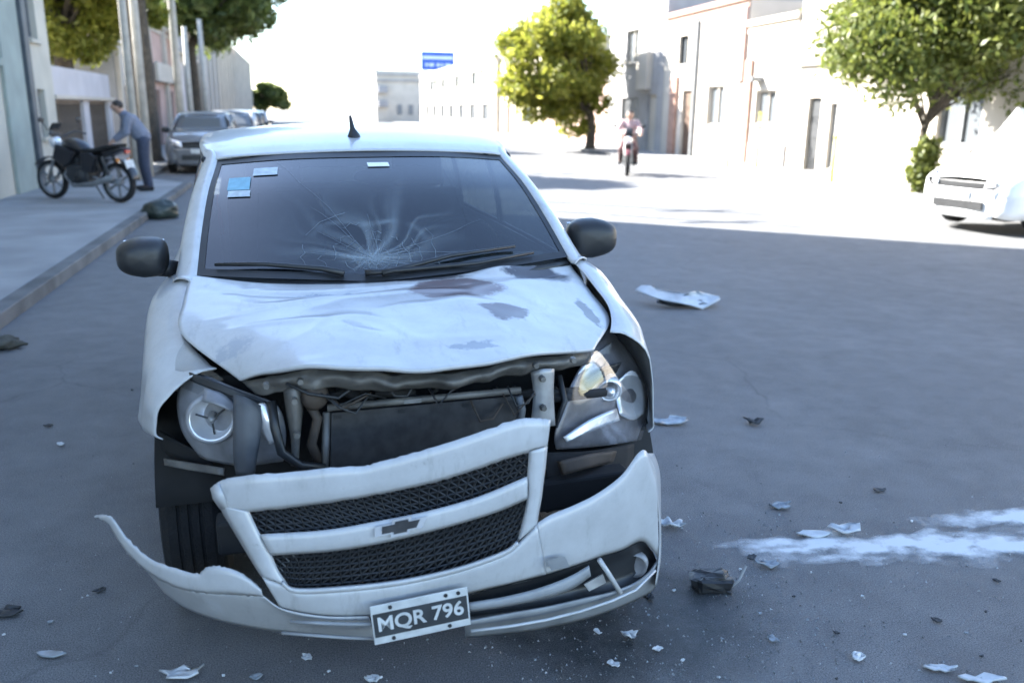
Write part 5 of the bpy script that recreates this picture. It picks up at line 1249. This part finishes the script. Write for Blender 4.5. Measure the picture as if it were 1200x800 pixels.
for u, v, h, lb in ((886, 197, 1.5, 'thin yellow post by the dark narrow doorway'), (852, 196, 1.8, 'thin yellow post before the terracotta pilaster'), (882, 214, 1.0, 'short yellow kerbside post')):
    p = ground(u, v, KP)
    if p.x < KR + .25: p.x = KR + .4
    o = thing('kerb_post', (p.x, p.y, KP - .006), lb, 'post', group='yellow posts on the sunlit pavement')
    MB().tube([(0, 0, -.03), (0, 0, h)], .035, 8).build('shaft', YEL, o, smooth=True)
    MB().lathe([(.035, 0), (.05, .0), (.05, .04), (.0, .07)], (0, 0, h - .01), (0, 0, 1), 10).build('cap', YEL, o, smooth=True)
wires = MB()
tag(MB().tube([(-3.55, 16, 8.0), (1, 19, 7.2), (5, 23, 6.9), (10, 28, 7.1), (13.4, 31, 7.4)], .012, 5).build('overhead_wire', DARKM), 'dark overhead wire slung across the avenue', 'wire')

# ================================================================== dropped bag by the kerb, kerb litter
def lump(name, label, cat, c, r, m, rz=0, seed=1, rough=.25):
    g = []
    for i in range(17):
        row = []
        for j in range(25):
            a, b = math.pi * i / 16, 2 * math.pi * j / 24
            d = Vector((math.sin(a) * math.cos(b), math.sin(a) * math.sin(b), math.cos(a)))
            k = 1 + rough * noise.noise(d * 1.8 + Vector((seed, 0, 0))) + rough * .5 * noise.noise(d * 5 + Vector((0, seed, 0)))
            row.append(Vector((d.x * r[0] * k, d.y * r[1] * k, max(0, d.z * r[2] * k + r[2] * .78))))
        g.append(row)
    o = MB().grid(g).build(name, m, None, smooth=True)
    o.location = c; o.rotation_euler = (0, 0, rz)
    return tag(o, label, cat)
bgp = ground(186, 257)
lump('rubbish_bag', 'dark plastic bag slumped on the road against the kerb', 'bag', (bgp.x, bgp.y + .1, 0), (.27, .18, .15), mat('dark_green_bag', (.03, .042, .035), .35, nscale=6, namt=.4, bump=.5, bscale=14), .1, 3)
kp = ground(2, 408)
lump('rubbish_heap', 'low grey brown clump of dirt beside the kerb', 'dirt', (kp.x, kp.y, 0), (.13, .09, .045), mat('dirt_clump', (.10, .10, .085), .95, nscale=14, namt=.5, bump=.6, bscale=40), 0, 8, .5)

# ================================================================== wreckage on the road
SHW = mat('shard_white', (.55, .57, .59), .4, nscale=14, namt=.2)
SHG = mat('shard_clear', (.26, .29, .32), .15, nscale=14, namt=.3, spec=.8)
SHD = mat('shard_dark', (.03, .032, .036), .5, nscale=14, namt=.3)
def shard(name, label, cat, u, v, wpx, hpx, m, seed, group=None, rz=0.0, tilt=.12, thick=.006, curl=.15, aspect=None):
    """a bent, irregular fragment lying at the photo pixel (its near edge), sized from the pixels on the ground"""
    g = random.Random(seed)
    a, b = ground(u - wpx / 2, v), ground(u + wpx / 2, v)
    w = (b - a).length
    d = (ground(u, v - hpx / 2) - ground(u, v + hpx / 2)).length * .8
    d = min(d, w * .55)
    n = g.randint(11, 16)
    ang = sorted(2 * math.pi * (k + g.uniform(-.42, .42)) / n for k in range(n))
    out = [(math.cos(t) * w / 2 * g.uniform(.55, 1.12), math.sin(t) * d / 2 * g.uniform(.45, 1.2)) for t in ang]
    def lift(p): return Vector((p.x, p.y, curl * (1.2 * p.x * p.x / max(w, .01) + .8 * p.y * p.y / max(d, .01)) + 0.7 * curl * noise.noise(Vector((p.x * 6 / w, p.y * 4 / d, seed * 1.7))) * d))
    vs = []; fs = []
    for q, s in enumerate((1.0, .78, .5, .22)):
        vs += [lift(Vector((x * s, y * s, 0))) for x, y in out]
        if q: fs += [((q - 1) * n + i, (q - 1) * n + (i + 1) % n, q * n + (i + 1) % n, q * n + i) for i in range(n)]
    vs.append(lift(Vector((0, 0, 0)))); fs += [(3 * n + i, 3 * n + (i + 1) % n, 4 * n) for i in range(n)]
    M = Matrix.Rotation(tilt * g.uniform(.4, 1), 3, 'X') @ Matrix.Rotation(tilt * g.uniform(-.4, .4), 3, 'Y')
    vs = [M @ q for q in vs]; zmin = min(q.z for q in vs); vs = [Vector((q.x, q.y, q.z - zmin + .004)) for q in vs]
    o = MB().add(vs, fs).build(name, m, None, smooth=w > .06, solid=thick, off=1)
    c = (a + b) / 2; o.location = (c.x, c.y, 0); o.rotation_euler = (0, 0, rz + math.atan2((b - a).y, (b - a).x))
    return tag(o, label, cat, group)
shard('bodywork_fragment', 'long white torn trim fragment lying alone on the open asphalt', 'fragment', 795, 357, 95, 14, SHW, 1, curl=.16, tilt=.3)
shard('bodywork_fragment', 'dark strip of trim beside the long white torn fragment', 'fragment', 800, 359, 60, 8, SHD, 2, curl=.2)
shard('lens_fragment', 'thin translucent lens sliver on the road beside the right headlamp', 'fragment', 783, 496, 46, 12, SHG, 3)
shard('plastic_fragment', 'small black plastic piece alone on the asphalt past the lens sliver', 'fragment', 882, 497, 24, 10, SHD, 4, curl=.5, tilt=.3)
shard('plastic_fragment', 'white plastic piece on the asphalt touching the bumper corner', 'fragment', 786, 618, 36, 24, SHW, 5, curl=.5, tilt=.3)
shard('plastic_fragment', 'grey plastic flake between the bumper corner and the powder', 'fragment', 914, 595, 28, 12, SHG, 6, curl=.4)
shard('plastic_fragment', 'bright white flake lying at the edge of the powder', 'fragment', 988, 625, 44, 16, SHW, 7, curl=.5, tilt=.3)
shard('plastic_fragment', 'flat white flake near the left end of the powder streak', 'fragment', 950, 628, 46, 9, SHW, 8)
shard('plastic_fragment', 'pale curved strip below the powder streak', 'fragment', 900, 664, 34, 8, SHG, 9, curl=.4)
shard('bodywork_fragment', 'long narrow white splinter on the asphalt by the frame edge', 'fragment', 1100, 785, 46, 9, SHW, 10, rz=-.12, curl=.2)
shard('bodywork_fragment', 'broad pale flake just beyond the long white splinter', 'fragment', 1150, 798, 60, 12, SHW, 11)
shard('plastic_fragment', 'short thick white chip on the asphalt', 'fragment', 1005, 772, 22, 10, SHW, 12, rz=.3, curl=.4, tilt=.3)
shard('plastic_fragment', 'broad white flake in front of the car left side', 'fragment', 215, 792, 52, 16, SHW, 13, rz=.15, curl=.3, tilt=.25)
shard('plastic_fragment', 'thin white sliver on the asphalt left of the car', 'fragment', 56, 769, 42, 9, SHG, 14)
shard('plastic_fragment', 'black strip on the asphalt well left of the car', 'fragment', 8, 720, 44, 12, SHD, 15, curl=.3)
shard('lens_fragment', 'glinting chip under the right corner of the bumper', 'fragment', 738, 748, 24, 10, SHW, 16, curl=.6, tilt=.4)
shard('plastic_fragment', 'pale chip on the bare asphalt before the licence plate', 'fragment', 438, 798, 22, 10, SHW, 17, curl=.4)
# crushed black housing by the bumper corner
hp = ground(833, 690)
ho = thing('broken_housing', (hp.x, hp.y, 0), 'crushed black plastic housing on the road between bumper and powder', 'wreckage', rz=-.25)
s_ = (hp - CAMO).length / FPX
hg_ = []
for i in range(13):
    row = []
    for j in range(21):
        a, b = math.pi * i / 12, 2 * math.pi * j / 20
        d_ = Vector((math.sin(a) * math.cos(b), math.sin(a) * math.sin(b), math.cos(a)))
        e_ = Vector([math.copysign(abs(q) ** .55, q) for q in d_]) * (1 + .35 * noise.noise(d_ * 1.9 + Vector((4, 1, 2))) + .2 * noise.noise(d_ * 4.5))
        row.append(Vector((e_.x * 21 * s_, e_.y * .04, max(.003, e_.z * 11 * s_ + 9 * s_))))
    hg_.append(row)
MB().grid(hg_).build('shell', BLACKP, ho)
MB().tube([(22 * s_, 0, .01), (30 * s_, 0, 12 * s_), (38 * s_, .02, 26 * s_)], .005, 6).build('broken_stem', SILV, ho)
# scattered chips
cl = random.Random(42)
chips = [(700, 742), (760, 700), (760, 722), (790, 693), (880, 655), (845, 668), (867, 668), (905, 750), (846, 750), (980, 743), (1132, 743), (1155, 718), (1168, 682), (1196, 752), (1097, 728), (1030, 576), (1068, 612), (740, 757), (770, 762), (800, 775), (720, 780), (842, 795), (980, 797),
         (57, 500), (72, 522), (155, 458), (118, 693), (5, 745), (160, 782), (360, 772), (385, 788), (130, 790), (300, 795), (262, 793), (60, 730), (985, 590), (930, 700), (950, 672), (1010, 700), (1060, 745), (890, 720), (1150, 770)]
for k, (u, v) in enumerate(chips):
    w = cl.choice((4, 5, 6, 8, 11, 16)) * cl.uniform(.8, 1.2); dark = cl.random() < .42
    shard('debris_chip', 'tiny dark chip scattered over the asphalt' if dark else 'tiny pale chip scattered over the asphalt', 'debris', u, v, w, w * cl.uniform(.4, .8), SHD if dark else (SHW if cl.random() < .6 else SHG), 100 + k, 'chips scattered round the crashed car', rz=cl.uniform(-1, 1), curl=.2, tilt=.3, thick=.004)
# fine grit, too small to count
gm = MB()
for k in range(3800):
    if k % 5: u, v = cl.gauss(820, 170), cl.uniform(600, 800)
    else: u, v = cl.uniform(0, 1200), cl.uniform(520, 800)
    p = ground(u, v); s_ = cl.choice((.0015, .002, .003, .005)) * cl.uniform(.8, 1.2)
    q = [Vector((cl.uniform(-1, 1), cl.uniform(-1, 1), 0)).normalized() * s_ for _ in range(3)]
    gm.add([p + x + Vector((0, 0, .001)) for x in q] + [p + Vector((0, 0, s_ * 1.2))], [(0, 1, 3), (1, 2, 3), (2, 0, 3)])
tag(gm.build('grit', mat('glass_grit', (.38, .40, .42), .3, nscale=40, namt=.7), None), 'fine glass grit strewn over the asphalt', 'grit', kind='stuff')

# ================================================================== spilled powder
def powder_mat():
    m = bpy.data.materials.new('spilled_powder'); m.use_nodes = True
    n = m.node_tree.nodes; l = m.node_tree.links; b = n['Principled BSDF']
    b.inputs['Base Color'].default_value = (.66, .67, .68, 1); b.inputs['Roughness'].default_value = .95
    at_ = n.new('ShaderNodeAttribute'); at_.attribute_name = 'cover'
    tc = n.new('ShaderNodeTexCoord'); t = n.new('ShaderNodeTexNoise'); t.inputs['Scale'].default_value = 5; t.inputs['Detail'].default_value = 10; t.inputs['Roughness'].default_value = .72
    mp = n.new('ShaderNodeMapping'); mp.inputs['Scale'].default_value = (.5, 1.1, 1); l.new(tc.outputs['Object'], mp.inputs[0]); l.new(mp.outputs[0], t.inputs['Vector'])
    t2 = n.new('ShaderNodeTexNoise'); t2.inputs['Scale'].default_value = 60; t2.inputs['Detail'].default_value = 6; t2.inputs['Roughness'].default_value = .8; l.new(tc.outputs['Object'], t2.inputs['Vector'])
    s2 = n.new('ShaderNodeMath'); s2.operation = 'ADD'; l.new(t.outputs['Fac'], s2.inputs[0]); l.new(t2.outputs['Fac'], s2.inputs[1])
    a = n.new('ShaderNodeMath'); a.operation = 'MULTIPLY'; l.new(at_.outputs['Fac'], a.inputs[0]); l.new(s2.outputs[0], a.inputs[1])
    r = n.new('ShaderNodeValToRGB'); r.color_ramp.elements[0].position = .24; r.color_ramp.elements[0].color = (0, 0, 0, 1); r.color_ramp.elements[1].position = .84; r.color_ramp.elements[1].color = (.9, .9, .9, 1)
    l.new(a.outputs[0], r.inputs['Fac']); l.new(r.outputs[0], b.inputs['Alpha'])
    return m
pts = [[], []]
NU, NV = 260, 80
cov = []; vs = []
for i in range(NU + 1):
    for j in range(NV + 1):
        u = 800 + 520 * i / NU; v = 575 + 110 * j / NV
        p = ground(u, v)
        n1 = noise.noise(Vector((u / 55, 1.3, 0))); n2 = noise.noise(Vector((u / 22, 7.1, 0))); n3 = noise.noise(Vector((u / 90, 3.3, 0)))
        lump_ = .5 + .9 * noise.noise(Vector((u / 38, v / 9, 2))) + .4 * noise.noise(Vector((u / 14, v / 4, 6)))
        def band(v0, hw, u0, u1, soft):
            e = min(1, max(0, (u - u0) / soft)) * min(1, max(0, (u1 - u) / 60))
            h_ = hw * (.75 + .45 * n3 + .25 * n2) * (.45 + .55 * e)
            return max(0, 1 - (abs(v - v0 - 3.5 * n1) / max(3, h_)) ** 1.6) * e ** .6
        c = max(band(640 - (u - 1000) * .004, 23, 818, 1500, 130), .95 * band(609 - (u - 1150) * .03, 21, 1040, 1500, 160), .6 * band(655, 20, 850, 1090, 90), .6 * band(627, 13, 915, 1030, 50), .5 * band(628, 30, 1060, 1500, 120), .35 * band(650, 40, 840, 1500, 120))
        c *= max(0.15, min(1.25, .55 + lump_ * .75))
        cov.append(c); vs.append((p.x, p.y, .004 + .003 * c))
fs = [(i * (NV + 1) + j, i * (NV + 1) + j + 1, (i + 1) * (NV + 1) + j + 1, (i + 1) * (NV + 1) + j) for i in range(NU) for j in range(NV)]
pm = MB(); pm.v = vs; pm.f = fs
po = pm.build('powder_spill', powder_mat(), None, smooth=True)
at__ = po.data.attributes.new('cover', 'FLOAT', 'POINT'); at__.data.foreach_set('value', cov)
tag(po, 'streak of white powder spilled across the asphalt', 'powder', kind='stuff')

# dark fluid leaked under the right corner of the car
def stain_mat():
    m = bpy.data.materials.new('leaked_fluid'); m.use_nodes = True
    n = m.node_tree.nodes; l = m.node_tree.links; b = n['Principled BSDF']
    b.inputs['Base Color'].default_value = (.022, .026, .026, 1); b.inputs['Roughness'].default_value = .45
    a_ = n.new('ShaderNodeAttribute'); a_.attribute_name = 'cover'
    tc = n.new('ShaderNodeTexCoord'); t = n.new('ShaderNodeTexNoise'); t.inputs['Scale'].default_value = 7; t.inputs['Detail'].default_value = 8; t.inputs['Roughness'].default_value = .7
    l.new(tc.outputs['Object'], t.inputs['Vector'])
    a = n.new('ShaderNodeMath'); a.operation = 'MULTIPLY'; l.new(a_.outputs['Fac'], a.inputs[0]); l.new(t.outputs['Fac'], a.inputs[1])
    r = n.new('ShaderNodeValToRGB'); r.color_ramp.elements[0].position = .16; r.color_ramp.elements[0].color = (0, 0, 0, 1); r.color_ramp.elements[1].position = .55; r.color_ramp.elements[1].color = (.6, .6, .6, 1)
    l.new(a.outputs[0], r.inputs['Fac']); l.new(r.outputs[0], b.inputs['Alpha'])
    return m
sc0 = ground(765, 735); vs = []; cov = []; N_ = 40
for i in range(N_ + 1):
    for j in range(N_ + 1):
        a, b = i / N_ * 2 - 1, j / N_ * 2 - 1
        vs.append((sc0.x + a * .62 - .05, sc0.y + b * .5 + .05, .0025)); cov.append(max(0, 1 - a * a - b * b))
pm = MB(); pm.v = vs; pm.f = [(i * (N_ + 1) + j, (i + 1) * (N_ + 1) + j, (i + 1) * (N_ + 1) + j + 1, i * (N_ + 1) + j + 1) for i in range(N_) for j in range(N_)]
so = pm.build('fluid_stain', stain_mat(), None, smooth=True)
sa = so.data.attributes.new('cover', 'FLOAT', 'POINT'); sa.data.foreach_set('value', cov)
tag(so, 'dark leaked fluid stain on the asphalt under the bumper corner', 'stain', kind='stuff')
